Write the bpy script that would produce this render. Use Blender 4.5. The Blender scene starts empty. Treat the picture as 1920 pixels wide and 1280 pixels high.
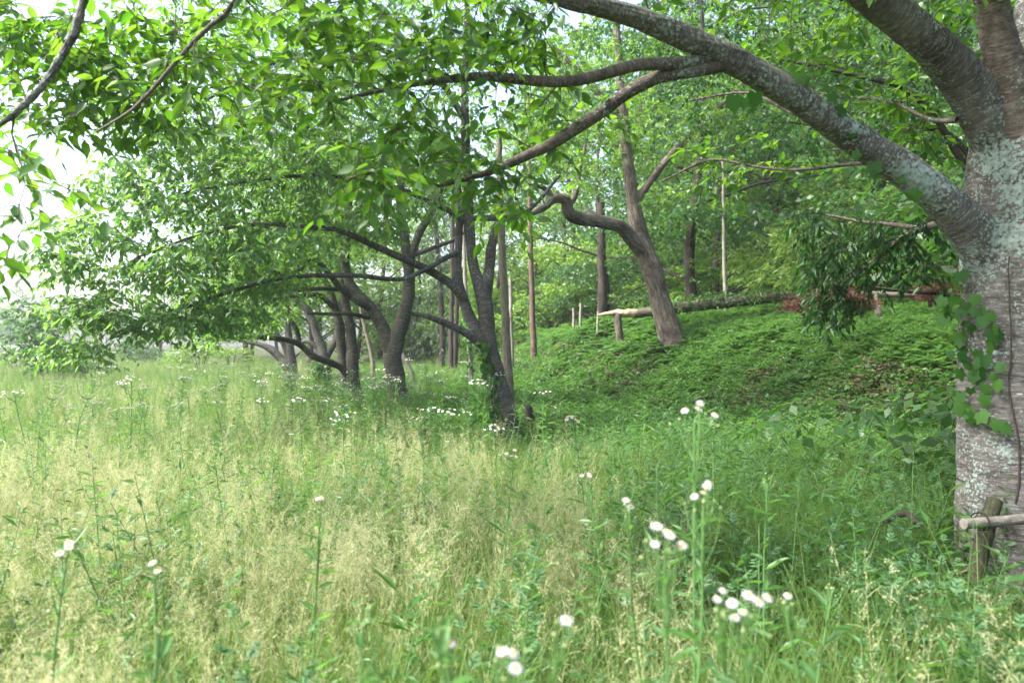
import bpy, math
import numpy as np

# ------------------------------------------------------------------ camera, sky, sun, exposure
scene = bpy.context.scene
FPX, CZ = 1493.3, 1.5                     # focal length in pixels of a 1920 px wide frame (28 mm), eye height
cam_data = bpy.data.cameras.new("camera")
cam_data.lens = 28.0
cam_data.sensor_width = 36.0
cam_data.clip_end = 2000.0
cam_data.clip_start = 0.05
cam_data.dof.use_dof = True
cam_data.dof.focus_distance = 7.0
cam_data.dof.aperture_fstop = 2.8
cam = bpy.data.objects.new("camera", cam_data)
scene.collection.objects.link(cam)
cam.location = (0, 0, CZ)
cam.rotation_euler = (math.radians(90), 0, 0)
scene.camera = cam

SUN_ELEV, SUN_AZ = math.radians(52), math.radians(-108)     # azimuth from +Y towards +X: the light comes from the left
world = bpy.data.worlds.new("World")
scene.world = world
world.use_nodes = True
wn = world.node_tree.nodes
sky = wn.new("ShaderNodeTexSky")
sky.sky_type = 'NISHITA'
sky.sun_disc = False
sky.sun_elevation = SUN_ELEV
sky.sun_rotation = SUN_AZ
sky.air_density = 1.0
sky.dust_density = 4.0
sky.ozone_density = 0.6
wn["Background"].inputs["Strength"].default_value = 0.125
world.node_tree.links.new(sky.outputs[0], wn["Background"].inputs["Color"])
sun_data = bpy.data.lights.new("sun", 'SUN')
sun_data.energy = 3.1
sun_data.angle = math.radians(10)
sun_data.color = (1.0, 0.975, 0.93)
sun = bpy.data.objects.new("sun", sun_data)
scene.collection.objects.link(sun)
sun.rotation_euler = (math.pi / 2 - SUN_ELEV, 0, -SUN_AZ + math.pi)
scene.view_settings.view_transform = 'Standard'
scene.view_settings.look = 'None'
scene.view_settings.exposure = 2.3
scene.view_settings.gamma = 1.0
cy = scene.cycles
cy.max_bounces = 8
cy.diffuse_bounces = 5
cy.glossy_bounces = 2
cy.transmission_bounces = 6
cy.transparent_max_bounces = 6
cy.caustics_reflective = False
cy.caustics_refractive = False

rng = np.random.default_rng(11)
col = scene.collection
UP = np.array([0., 0., 1.])


def P(px, py, Y):
    return np.array([(px - 960) / FPX * Y, Y, CZ - (py - 640) / FPX * Y])


# ------------------------------------------------------------------ small numpy helpers
def nrm(v):
    return v / np.maximum(np.linalg.norm(v, axis=-1, keepdims=True), 1e-9)


_ph = np.random.default_rng(3).uniform(0, 6.28, (12, 3))
_fr = np.random.default_rng(4).normal(0, 1, (12, 3))


def noise3(p, s=1.0):
    """cheap smooth pseudo noise in about -1..1"""
    p = np.asarray(p, float) * s
    out = np.zeros(p.shape[:-1])
    for k in range(6):
        q = p @ _fr[k] * 1.6 + _ph[k, 0]
        q2 = p @ _fr[k + 6] * 2.3 + _ph[k, 1]
        out += np.sin(q + 1.3 * np.sin(q2))
    return out / 3.2


def sstep(a, b, x):
    t = np.clip((x - a) / (b - a), 0, 1)
    return t * t * (3 - 2 * t)


FOOT = np.array([(60, -14), (14, 5.0), (8.6, 8.4), (5.9, 10.2), (4.3, 12.4), (2.4, 15.5), (.9, 19), (-.4, 25), (-2.6, 36), (-9, 54), (-24, 90), (-60, 500)], float)


def bank_dist(x, y):
    x = np.asarray(x, float); y = np.asarray(y, float)
    best = np.full(x.shape, 1e9); sg = np.ones(x.shape)
    for a, b in zip(FOOT[:-1], FOOT[1:]):
        d = b - a; L = np.hypot(*d)
        t = np.clip(((x - a[0]) * d[0] + (y - a[1]) * d[1]) / L ** 2, 0, 1)
        qx = x - (a[0] + t * d[0]); qy = y - (a[1] + t * d[1])
        dist = np.hypot(qx, qy)
        s = np.where(qx * d[1] - qy * d[0] >= 0, 1., -1.)
        m = dist < best
        best = np.where(m, dist, best); sg = np.where(m, s, sg)
    return best * sg


def ground(x, y):
    x = np.asarray(x, float); y = np.asarray(y, float)
    h = -0.12 * sstep(5, 13, y)
    d = bank_dist(x, y)
    d = d + 0.25 * noise3(np.stack([x, y, 0 * x], -1), .5)
    h = h + 1.78 * sstep(-.7, 3.4, d) + 0.12 * np.clip(d - 3, 0, 4) + 0.42 * np.clip(d - 7, 0, 36)
    h = h + 0.45 * np.exp(-((x - 2.3) ** 2 + (y - 23.5) ** 2) / 9.)
    h = h + 0.09 * sstep(-.5, 1., d) * noise3(np.stack([x, y, 0 * x + 3], -1), 1.9)
    h = h + 0.035 * noise3(np.stack([x, y, 0 * x], -1), 1.1)
    return h


def y_at(px, py):
    """distance at which the ground is seen at this picture point"""
    Y = np.linspace(5, 60, 1101); x = (px - 960) / FPX * Y
    p = 640 - (ground(x, Y) - CZ) / Y * FPX
    return float(Y[np.argmax(np.minimum.accumulate(p) <= py)])


def gpt(px, Y):
    x = (px - 960) / FPX * Y
    return np.array([x, Y, float(ground(x, Y))])


# ------------------------------------------------------------------ mesh building
class MB:
    """collects vertices and faces; .build() links them as ONE mesh object"""

    def __init__(self):
        self.v, self.f, self.uv, self.mi = [], [], [], []
        self.n = 0

    def add(self, v, f, uv=None, mi=0):
        v = np.asarray(v, float).reshape(-1, 3); f = np.asarray(f, int)
        self.v.append(v); self.f.append(f + self.n)
        self.uv.append(uv); self.mi.append(mi)
        self.n += len(v)

    def mesh(self, name, mats, origin=(0, 0, 0), smooth=True):
        me = bpy.data.meshes.new(name)
        v = np.concatenate(self.v) - np.asarray(origin, float)
        me.vertices.add(len(v)); me.vertices.foreach_set("co", v.astype(np.float32).ravel())
        loops = np.concatenate([f.ravel() for f in self.f])
        cnt = np.concatenate([np.full(len(f), f.shape[1]) for f in self.f])
        st = np.concatenate([[0], np.cumsum(cnt)[:-1]])
        me.loops.add(len(loops)); me.loops.foreach_set("vertex_index", loops.astype(np.int32))
        me.polygons.add(len(cnt)); me.polygons.foreach_set("loop_start", st.astype(np.int32))
        me.polygons.foreach_set("loop_total", cnt.astype(np.int32))
        mi = np.concatenate([np.full(len(f), m) for f, m in zip(self.f, self.mi)])
        me.polygons.foreach_set("material_index", mi.astype(np.int32))
        me.polygons.foreach_set("use_smooth", np.full(len(cnt), smooth))
        if any(u is not None for u in self.uv):
            lay = me.uv_layers.new(name="UVMap")
            uv = np.concatenate([np.zeros((f.size, 2)) if u is None else np.asarray(u).reshape(-1, 2) for u, f in zip(self.uv, self.f)])
            lay.data.foreach_set("uv", uv.astype(np.float32).ravel())
        for m in (mats if isinstance(mats, (list, tuple)) else [mats]):
            me.materials.append(m)
        me.update(calc_edges=True)
        me.validate()
        return me

    def build(self, name, mats, parent=None, origin=(0, 0, 0), smooth=True):
        o = bpy.data.objects.new(name, self.mesh(name, mats, origin, smooth))
        col.objects.link(o)
        if parent is not None:
            o.parent = parent
        return o


def tag(o, label=None, cat=None, group=None, kind=None):
    if label: o["label"] = label
    if cat: o["category"] = cat
    if group: o["group"] = group
    if kind: o["kind"] = kind
    return o


def thing(name, label, cat, loc=(0, 0, 0), group=None):
    o = bpy.data.objects.new(name, None); col.objects.link(o)
    o.location = loc
    o.empty_display_size = .2
    return tag(o, label, cat, group)


def copy_tree(o, parent=None):
    c = o.copy(); col.objects.link(c)
    if parent is not None:
        c.parent = parent
    for ch in list(o.children):
        copy_tree(ch, c)
    return c


def catmull(pts, step):
    """pts (n,k): resample smoothly, spacing measured on the first three columns"""
    p = np.asarray(pts, float)
    if len(p) == 2:
        n = max(2, int(np.linalg.norm(p[1, :3] - p[0, :3]) / step) + 1)
        t = np.linspace(0, 1, n)[:, None]
        return p[0] * (1 - t) + p[1] * t
    e = np.vstack([2 * p[0] - p[1], p, 2 * p[-1] - p[-2]])
    out = []
    for i in range(1, len(e) - 2):
        p0, p1, p2, p3 = e[i - 1:i + 3]
        n = max(2, int(np.linalg.norm(p2[:3] - p1[:3]) / step) + 1)
        t = np.linspace(0, 1, n, endpoint=False)[:, None]
        out.append(.5 * (2 * p1 + (p2 - p0) * t + (2 * p0 - 5 * p1 + 4 * p2 - p3) * t ** 2 + (3 * p1 - p0 - 3 * p2 + p3) * t ** 3))
    out.append(p[-1:])
    return np.vstack(out)


def tube(mb, pts, rad, n=8, rough=0., mi=0, cap=False, v0=0., ridges=0.):
    pts = np.asarray(pts, float); rad = np.asarray(rad, float); k = len(pts)
    tan = nrm(np.gradient(pts, axis=0))
    ref = np.array([0, 1., 0]); ref = ref - tan[0] * (ref @ tan[0])
    if np.linalg.norm(ref) < .1:
        ref = np.array([1., 0, 0]); ref = ref - tan[0] * (ref @ tan[0])
    N = np.zeros((k, 3)); N[0] = ref / np.linalg.norm(ref)
    for i in range(1, k):
        a = N[i - 1] - tan[i] * (N[i - 1] @ tan[i]); N[i] = a / max(np.linalg.norm(a), 1e-6)
    B = np.cross(tan, N)
    th = np.arange(n) / n * 2 * math.pi
    dirs = N[:, None] * np.cos(th)[None, :, None] + B[:, None] * np.sin(th)[None, :, None]
    r = rad[:, None] * np.ones((1, n))
    if rough:
        r = r * (1 + rough * noise3(pts[:, None] * np.array([1, 1, .6]) + dirs * rad.mean() * 1.2, .8 / max(rad.mean(), .03) * .35)
                 + .4 * rough * noise3(pts[:, None] + dirs * rad.mean() * 3 + 7, 1.6 / max(rad.mean(), .03) * .35))
    if ridges:
        q = pts[:, None] + dirs * rad.mean()
        r = r + ridges * noise3(q * np.array([.35, .35, 1.6]), 16.) + .8 * ridges * noise3(q * np.array([.7, .7, 2.2]) + 4, 34.) + 1.5 * ridges * np.maximum(0, noise3(q + 11, 5.) - .45)
    V = pts[:, None] + dirs * r[..., None]
    i, j = np.meshgrid(np.arange(k - 1), np.arange(n), indexing='ij')
    j2 = (j + 1) % n
    F = np.stack([i * n + j, i * n + j2, (i + 1) * n + j2, (i + 1) * n + j], -1).reshape(-1, 4)
    s = np.concatenate([[0], np.cumsum(np.linalg.norm(np.diff(pts, axis=0), axis=1))]) + v0
    circ = 2 * math.pi * rad.mean()
    U0 = j / n * circ; U1 = (j + 1) / n * circ
    uv = np.stack([np.stack([U0, s[i]], -1), np.stack([U1, s[i]], -1), np.stack([U1, s[i + 1]], -1), np.stack([U0, s[i + 1]], -1)], -2).reshape(-1, 2)
    mb.add(V, F, uv, mi)
    if cap:
        for e, sgn in ((0, 1), (k - 1, -1)):
            ring = V[e]; c = ring.mean(0)
            idx = np.arange(n)
            f = np.stack([idx, (idx + 1) % n, np.full(n, n)], -1)
            mb.add(np.vstack([ring, c[None]]), f if sgn < 0 else f[:, ::-1], None, mi)


# leaf templates: rows of (along, across, sunk) and faces
LEAF_NEAR = (np.array([(0, 0, 0), (.25, -.40, 0), (.25, 0, -.10), (.25, .40, 0), (.58, -.42, -.02), (.58, 0, -.12), (.58, .42, -.02), (.84, -.18, -.10), (.84, 0, -.15), (.84, .18, -.10), (1.06, 0, -.26)], float),
             [np.array([(0, 2, 1), (0, 3, 2), (7, 8, 10), (8, 9, 10)]), np.array([(1, 2, 5, 4), (2, 3, 6, 5), (4, 5, 8, 7), (5, 6, 9, 8)])])
LEAF_MID = (np.array([(0, 0, 0), (.42, -.5, 0), (.45, 0, -.12), (.42, .5, 0), (1.05, 0, -.2)], float), [np.array([(0, 2, 1), (0, 3, 2), (1, 2, 4), (2, 3, 4)])])
LEAF_FAR = (np.array([(0, 0, 0), (.45, -.5, 0), (1, 0, -.1), (.45, .5, 0)], float), [np.array([(0, 3, 2, 1)])])


def leaves(mb, org, axis, normal, length, width, tpl, mi=0):
    if len(org) == 0:
        return
    V, Fs = tpl
    axis = nrm(axis); side = nrm(np.cross(normal, axis)); nor = np.cross(axis, side)
    L = np.broadcast_to(np.asarray(length, float), (len(org),))[:, None, None]
    W = np.broadcast_to(np.asarray(width, float), (len(org),))[:, None, None]
    pts = org[:, None] + axis[:, None] * V[None, :, 0:1] * L + side[:, None] * V[None, :, 1:2] * W + nor[:, None] * V[None, :, 2:3] * L
    m = len(V); base = (np.arange(len(org)) * m)[:, None, None]
    first = True
    for F in Fs:
        f = (F[None] + base).reshape(-1, F.shape[1])
        if first:
            mb.add(pts.reshape(-1, 3), f, None, mi); first = False; off = len(pts.reshape(-1, 3))
        else:
            mb.f.append(f + mb.n - off); mb.uv.append(None); mb.mi.append(mi); mb.v.append(np.zeros((0, 3)))


def ribbons(mb, pts, width, side, mi=0):
    """pts (n,k,3), width (n,k) or (k,), side (n,3): flat strips"""
    n, k, _ = pts.shape
    w = np.broadcast_to(width, (n, k))[..., None] * .5
    s = nrm(side)[:, None]
    V = np.stack([pts - s * w, pts + s * w], 2).reshape(-1, 3)
    b = (np.arange(n) * k * 2)[:, None]; i = (np.arange(k - 1) * 2)[None]
    F = np.stack([b + i, b + i + 1, b + i + 3, b + i + 2], -1).reshape(-1, 4)
    mb.add(V, F, None, mi)


# ------------------------------------------------------------------ materials
def new_mat(name):
    m = bpy.data.materials.new(name); m.use_nodes = True
    nt = m.node_tree; nt.nodes.clear()
    out = nt.nodes.new("ShaderNodeOutputMaterial")
    return m, nt, out


def nd(nt, typ, **kw):
    n = nt.nodes.new(typ)
    for k, v in kw.items():
        if k.startswith("_"):
            setattr(n, k[1:], v)
        else:
            s = n.inputs[int(k[1:])] if k[0] == "i" and k[1:].isdigit() else n.inputs[k.replace("_", " ")]
            if isinstance(v, bpy.types.NodeSocket):
                nt.links.new(v, s)
            else:
                s.default_value = v
    return n


def rgba(c):
    return (c[0], c[1], c[2], 1)


def ramp(nt, fac, stops):
    r = nt.nodes.new("ShaderNodeValToRGB")
    nt.links.new(fac, r.inputs[0])
    els = r.color_ramp.elements
    while len(els) < len(stops):
        els.new(.5)
    for e, (p, c) in zip(els, stops):
        e.position = p; e.color = rgba(c)
    return r.outputs[0]


def mix(nt, fac, a, b, typ='MIX'):
    n = nt.nodes.new("ShaderNodeMix"); n.data_type = 'RGBA'; n.blend_type = typ
    for i, v in ((0, fac), (6, a), (7, b)):
        if isinstance(v, bpy.types.NodeSocket): nt.links.new(v, n.inputs[i])
        elif i == 0: n.inputs[i].default_value = v
        else: n.inputs[i].default_value = rgba(v)
    return n.outputs[2]


def leaf_mat(name, dark, light, tdark, tlight, rough=.42, tfac=.45, spec=.5, per_object=False):
    m, nt, out = new_mat(name)
    geo = nd(nt, "ShaderNodeNewGeometry")
    fac = geo.outputs["Random Per Island"]
    if per_object:
        oi = nd(nt, "ShaderNodeObjectInfo")
        fac = nd(nt, "ShaderNodeMath", _operation='ADD', i0=nd(nt, "ShaderNodeMath", _operation='MULTIPLY', i0=fac, i1=.5).outputs[0],
                 i1=nd(nt, "ShaderNodeMath", _operation='MULTIPLY', i0=oi.outputs["Random"], i1=.5).outputs[0]).outputs[0]
    c = mix(nt, fac, dark, light); t = mix(nt, fac, tdark, tlight)
    p = nd(nt, "ShaderNodeBsdfPrincipled", Base_Color=c, Roughness=rough)
    p.inputs["Specular IOR Level"].default_value = spec
    tr = nd(nt, "ShaderNodeBsdfTranslucent", Color=t)
    mx = nd(nt, "ShaderNodeMixShader", i0=tfac, i1=p.outputs[0], i2=tr.outputs[0])
    nt.links.new(mx.outputs[0], out.inputs[0])
    return m


def plain_mat(name, c, rough=.8, c2=None, scale=8., spec=.2):
    m, nt, out = new_mat(name)
    p = nd(nt, "ShaderNodeBsdfPrincipled", Roughness=rough)
    p.inputs["Specular IOR Level"].default_value = spec
    if c2 is None:
        p.inputs["Base Color"].default_value = rgba(c)
    else:
        tc = nd(nt, "ShaderNodeTexCoord")
        nz = nd(nt, "ShaderNodeTexNoise", Vector=tc.outputs["Object"], Scale=scale, Detail=6.)
        nt.links.new(ramp(nt, nz.outputs[0], [(.35, c), (.65, c2)]), p.inputs["Base Color"])
        b = nd(nt, "ShaderNodeBump", Height=nz.outputs[0], Strength=.5, Distance=.01)
        nt.links.new(b.outputs[0], p.inputs["Normal"])
    nt.links.new(p.outputs[0], out.inputs[0])
    return m


def bark_mat(name, dark, mid, pale, band=26., lichen=None, lichen_amt=.5, vertical=False, bump=.6, stripe_amt=.5, fleck=.35, lichen_z=None):
    """cherry bark: horizontal lenticel bands (UV: u around, v along, metres); vertical=True gives furrowed oak bark"""
    m, nt, out = new_mat(name)
    tc = nd(nt, "ShaderNodeTexCoord")
    uv = tc.outputs["UV"]
    n2 = nd(nt, "ShaderNodeTexNoise", Vector=tc.outputs["Object"], Scale=3.5, Detail=6., Roughness=.6)
    wob = nd(nt, "ShaderNodeVectorMath", _operation='MULTIPLY_ADD', i0=n2.outputs[1], i1=(.012, .012, 0), i2=uv)
    mp = nd(nt, "ShaderNodeMapping", Vector=wob.outputs[0])
    mp.inputs["Scale"].default_value = (band, band * .16, 1) if vertical else (band * .62, band * 2.1, 1)
    n1 = nd(nt, "ShaderNodeTexNoise", Vector=mp.outputs[0], Scale=1., Detail=6., Roughness=.7)
    mp2 = nd(nt, "ShaderNodeMapping", Vector=uv)
    mp2.inputs["Scale"].default_value = (band * 2.2, band * .5, 1) if vertical else (band * 1.1, band * 5.5, 1)
    n4 = nd(nt, "ShaderNodeTexNoise", Vector=mp2.outputs[0], Scale=1., Detail=3., Roughness=.6)
    n3 = nd(nt, "ShaderNodeTexNoise", Vector=tc.outputs["Object"], Scale=40., Detail=4.)
    base = ramp(nt, n2.outputs[0], [(.32, dark), (.62, mid)])
    st = ramp(nt, n1.outputs[0], [(.50, (0, 0, 0)), (.70, (1, 1, 1))])
    st2 = nd(nt, "ShaderNodeMath", _operation='MULTIPLY', i0=st, i1=stripe_amt)
    c = mix(nt, st2.outputs[0], base, pale)
    dk = ramp(nt, n1.outputs[0], [(.30, (1, 1, 1)), (.46, (0, 0, 0))])
    dk2 = nd(nt, "ShaderNodeMath", _operation='MULTIPLY', i0=dk, i1=.7)
    c = mix(nt, dk2.outputs[0], c, tuple(x * .4 for x in dark))
    fl = ramp(nt, n4.outputs[0], [(.60, (0, 0, 0)), (.68, (1, 1, 1))])
    c = mix(nt, nd(nt, "ShaderNodeMath", _operation='MULTIPLY', i0=fl, i1=fleck).outputs[0], c, tuple(min(.8, x * 1.25) for x in pale))
    c = mix(nt, .45, c, n3.outputs[0], 'OVERLAY')
    h = nd(nt, "ShaderNodeMath", _operation='MULTIPLY_ADD', i0=n3.outputs[0], i1=.25, i2=n1.outputs[0]).outputs[0]
    if lichen:
        nl = nd(nt, "ShaderNodeTexNoise", Vector=tc.outputs["Object"], Scale=2.3, Detail=3.)
        vo = nd(nt, "ShaderNodeTexVoronoi", Vector=tc.outputs["Object"], Scale=48.)
        nl2 = nd(nt, "ShaderNodeTexNoise", Vector=tc.outputs["Object"], Scale=26., Detail=5., Roughness=.7)
        s = nd(nt, "ShaderNodeMath", _operation='MULTIPLY_ADD', i0=nl.outputs[0], i1=1.3, i2=nl2.outputs[0])
        sub = nd(nt, "ShaderNodeMath", _operation='SUBTRACT', i0=s.outputs[0], i1=1.42 - lichen_amt * .45)
        sub = nd(nt, "ShaderNodeMath", _operation='MULTIPLY_ADD', i0=vo.outputs[0], i1=-.45, i2=nd(nt, "ShaderNodeMath", _operation='ADD', i0=sub.outputs[0], i1=.2).outputs[0])
        if lichen_z:
            sx = nd(nt, "ShaderNodeSeparateXYZ", Vector=tc.outputs["Object"])
            q = nd(nt, "ShaderNodeMath", _operation='MULTIPLY', i0=nd(nt, "ShaderNodeMath", _operation='SUBTRACT', i0=sx.outputs[2], i1=lichen_z[0]).outputs[0], i1=1 / lichen_z[1])
            g = nd(nt, "ShaderNodeMath", _operation='POWER', i0=2.718, i1=nd(nt, "ShaderNodeMath", _operation='MULTIPLY', i0=nd(nt, "ShaderNodeMath", _operation='MULTIPLY', i0=q.outputs[0], i1=q.outputs[0]).outputs[0], i1=-1.).outputs[0])
            sub = nd(nt, "ShaderNodeMath", _operation='ADD', i0=nd(nt, "ShaderNodeMath", _operation='MULTIPLY_ADD', i0=g.outputs[0], i1=lichen_z[2], i2=-.10).outputs[0], i1=sub.outputs[0])
        mul = nd(nt, "ShaderNodeMath", _operation='MULTIPLY', i0=sub.outputs[0], i1=12., _use_clamp=True)
        lc = ramp(nt, n3.outputs[0], [(.3, tuple(x * .55 for x in lichen)), (.6, lichen)])
        c = mix(nt, mul.outputs[0], c, lc)
        h = nd(nt, "ShaderNodeMath", _operation='MULTIPLY_ADD', i0=mul.outputs[0], i1=nl2.outputs[0], i2=h).outputs[0]
    b = nd(nt, "ShaderNodeBump", Height=h, Strength=bump, Distance=.02)
    p = nd(nt, "ShaderNodeBsdfPrincipled", Base_Color=c, Roughness=.85, Normal=b.outputs[0])
    p.inputs["Specular IOR Level"].default_value = .25
    nt.links.new(p.outputs[0], out.inputs[0])
    return m


M = {}
M["cherry_leaf"] = leaf_mat("cherry_leaf", (.03, .085, .016), (.075, .17, .03), (.10, .30, .015), (.26, .48, .03))
M["cherry_leaf_skylit"] = leaf_mat("cherry_leaf_skylit", (.045, .115, .035), (.10, .21, .065), (.18, .40, .05), (.34, .56, .10), rough=.36, tfac=.48, spec=.6)  # lighter cherry leaf: sky reflection and glare painted into its colour
M["forest_leaf"] = leaf_mat("forest_leaf", (.04, .105, .016), (.10, .21, .03), (.15, .34, .02), (.32, .54, .05), per_object=True)
M["dark_leaf"] = leaf_mat("dark_leaf", (.02, .065, .018), (.05, .12, .03), (.05, .17, .02), (.12, .28, .03), per_object=True)
M["bright_leaf"] = leaf_mat("bright_leaf", (.08, .17, .03), (.16, .28, .05), (.20, .38, .04), (.36, .55, .07), per_object=True)
M["shade_leaf"] = leaf_mat("shade_leaf", (.018, .06, .018), (.04, .11, .03), (.035, .13, .015), (.09, .24, .025), tfac=.35, spec=.3)  # dark small leaf, with the shade of its place mixed into the colour
M["needle"] = leaf_mat("needle", (.015, .04, .014), (.03, .075, .022), (.03, .08, .015), (.05, .12, .02), rough=.6, tfac=.25)
M["ivy_leaf"] = leaf_mat("ivy_leaf", (.02, .075, .016), (.075, .18, .035), (.07, .22, .02), (.15, .36, .03), tfac=.35, spec=.22, rough=.5)
M["weed_leaf"] = leaf_mat("weed_leaf", (.035, .10, .025), (.075, .19, .045), (.08, .22, .03), (.18, .38, .05), per_object=True)
M["mugwort_leaf"] = leaf_mat("mugwort_leaf", (.045, .12, .04), (.10, .21, .085), (.09, .22, .05), (.17, .34, .09), per_object=True, rough=.6)
M["bank_leaf"] = leaf_mat("bank_leaf", (.025, .08, .016), (.085, .17, .035), (.06, .18, .02), (.16, .34, .045), per_object=True)
M["fern_leaf"] = leaf_mat("fern_leaf", (.03, .095, .018), (.085, .18, .035), (.07, .2, .02), (.17, .34, .05), per_object=True)
M["green_blade"] = leaf_mat("green_blade", (.06, .13, .025), (.15, .23, .055), (.13, .27, .04), (.28, .42, .08), per_object=True, rough=.5)
M["straw"] = leaf_mat("straw", (.34, .37, .17), (.66, .64, .40), (.38, .40, .18), (.62, .60, .34), per_object=True, rough=.7, spec=.2)
M["straw_stem"] = leaf_mat("straw_stem", (.18, .25, .07), (.50, .47, .22), (.20, .28, .08), (.45, .44, .18), per_object=True, rough=.6, spec=.2)
M["dead_needle"] = leaf_mat("dead_needle", (.075, .032, .024), (.16, .075, .055), (.07, .03, .02), (.12, .06, .04), rough=.8, tfac=.2, spec=.1)
M["petal"] = leaf_mat("petal", (.52, .50, .56), (.62, .61, .66), (.5, .5, .55), (.55, .55, .6), rough=.6, tfac=.35, spec=.2)
M["flower_disc"] = plain_mat("flower_disc", (.62, .36, .02), .8)
M["bud"] = leaf_mat("bud", (.30, .38, .14), (.5, .55, .3), (.3, .4, .12), (.4, .5, .2))
M["flower_stem"] = leaf_mat("flower_stem", (.07, .17, .045), (.11, .22, .06), (.08, .2, .04), (.12, .26, .06), tfac=.15)
M["twig"] = plain_mat("twig", (.045, .035, .027), .8, (.085, .07, .055), 30.)
M["bark_giant"] = bark_mat("bark_giant", (.05, .044, .039), (.14, .13, .12), (.40, .38, .36), band=22, lichen=(.30, .37, .33), lichen_amt=.5, fleck=.7, lichen_z=(2.1, .6, .17))
M["bark_limb"] = bark_mat("bark_limb", (.05, .038, .031), (.13, .105, .09), (.30, .27, .24), band=24, lichen=(.25, .31, .27), lichen_amt=.2, fleck=.6)
M["bark_cherry"] = bark_mat("bark_cherry", (.034, .031, .026), (.088, .081, .070), (.28, .27, .25), band=16, lichen=(.24, .28, .24), lichen_amt=.16, fleck=.6, stripe_amt=.35)
M["bark_rough"] = bark_mat("bark_rough", (.045, .034, .027), (.13, .105, .085), (.32, .28, .24), band=24, vertical=True, bump=1.2, stripe_amt=.7)
M["bark_red"] = bark_mat("bark_red", (.06, .04, .03), (.13, .09, .07), (.24, .19, .15), band=24, vertical=True)
M["bark_pale"] = bark_mat("bark_pale", (.10, .085, .062), (.19, .165, .125), (.30, .27, .21), band=30, vertical=True, bump=.6)
M["bark_dark"] = bark_mat("bark_dark", (.02, .016, .013), (.05, .04, .032), (.10, .085, .07), band=20, vertical=True)
M["raw_wood"] = bark_mat("raw_wood", (.22, .15, .085), (.40, .32, .22), (.52, .45, .35), band=34, vertical=True, bump=.8)
M["grey_wood"] = bark_mat("grey_wood", (.13, .115, .09), (.27, .245, .205), (.42, .39, .35), band=50, vertical=True)
M["moss_wood"] = bark_mat("moss_wood", (.025, .028, .013), (.07, .072, .036), (.14, .13, .085), band=40, vertical=True)
M["wire"] = plain_mat("wire", (.03, .025, .022), .5)
M["rail_paint"] = plain_mat("rail_paint", (.78, .79, .8), .5)


# ------------------------------------------------------------------ trees
class Skel:
    """hand-laid limbs plus procedurally grown branches"""

    def __init__(self):
        self.limbs, self.grown = [], []
        self.pos = np.zeros((0, 3)); self.tan = np.zeros((0, 3)); self.rad = np.zeros(0)

    def _nodes(self, p, r):
        self.pos = np.vstack([self.pos, p]); self.tan = np.vstack([self.tan, nrm(np.gradient(p, axis=0))]); self.rad = np.concatenate([self.rad, r])

    def limb(self, pts, step=.10, wig=.012, nodes_from=0.):
        q = catmull(pts, step)
        p, r = q[:, :3].copy(), np.maximum(q[:, 3], .003)
        w = np.stack([noise3(p + 3.1, 2.2), noise3(p + 9.7, 2.2), noise3(p + 17., 2.2)], -1) * np.minimum(wig, r[:, None] * .6)
        w[0] = 0
        p += w
        self.limbs.append((p, r))
        k = int(len(p) * nodes_from)
        self._nodes(p[k:], r[k:])

    def grow(self, targets, droop=.15, lift=.25, maxr=.03, step=.12, near_first=True):
        T = np.asarray(targets, float)
        if near_first:
            d0 = np.array([np.min(np.sum((self.pos - t) ** 2, 1)) for t in T]); T = T[np.argsort(d0)]
        for t in T:
            v = t - self.pos; d = np.linalg.norm(v, axis=1) + 1e-6
            c = np.sum(v * self.tan, 1) / d
            i = int(np.argmin(d * (1 + .55 * (1 - c)) + .02 / (self.rad + .01) * .1))
            D = d[i]
            if D < .05:
                continue
            a = self.pos[i]
            ctrl = a + self.tan[i] * D * .3 + (t - a) * .25 + UP * D * lift
            n = max(4, int(D / step) + 1)
            s = np.linspace(0, 1, n)[:, None]
            end = t - UP * droop * min(D, 1.) * .5
            p = (1 - s) ** 2 * a + 2 * s * (1 - s) * ctrl + s ** 2 * end
            p = p + np.stack([noise3(p + 5, 3.), noise3(p + 15, 3.), noise3(p + 25, 3.)], -1) * .03 * min(D, 1.2) * np.sin(s * 3.14)
            r0 = min(self.rad[i] * .75, .004 + .008 * D, maxr)
            r = r0 + (.0022 - r0) * s[:, 0] ** .8
            r = np.maximum(r, .0022)
            self.grown.append((p, r))
            self._nodes(p[1:], r[1:])


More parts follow.
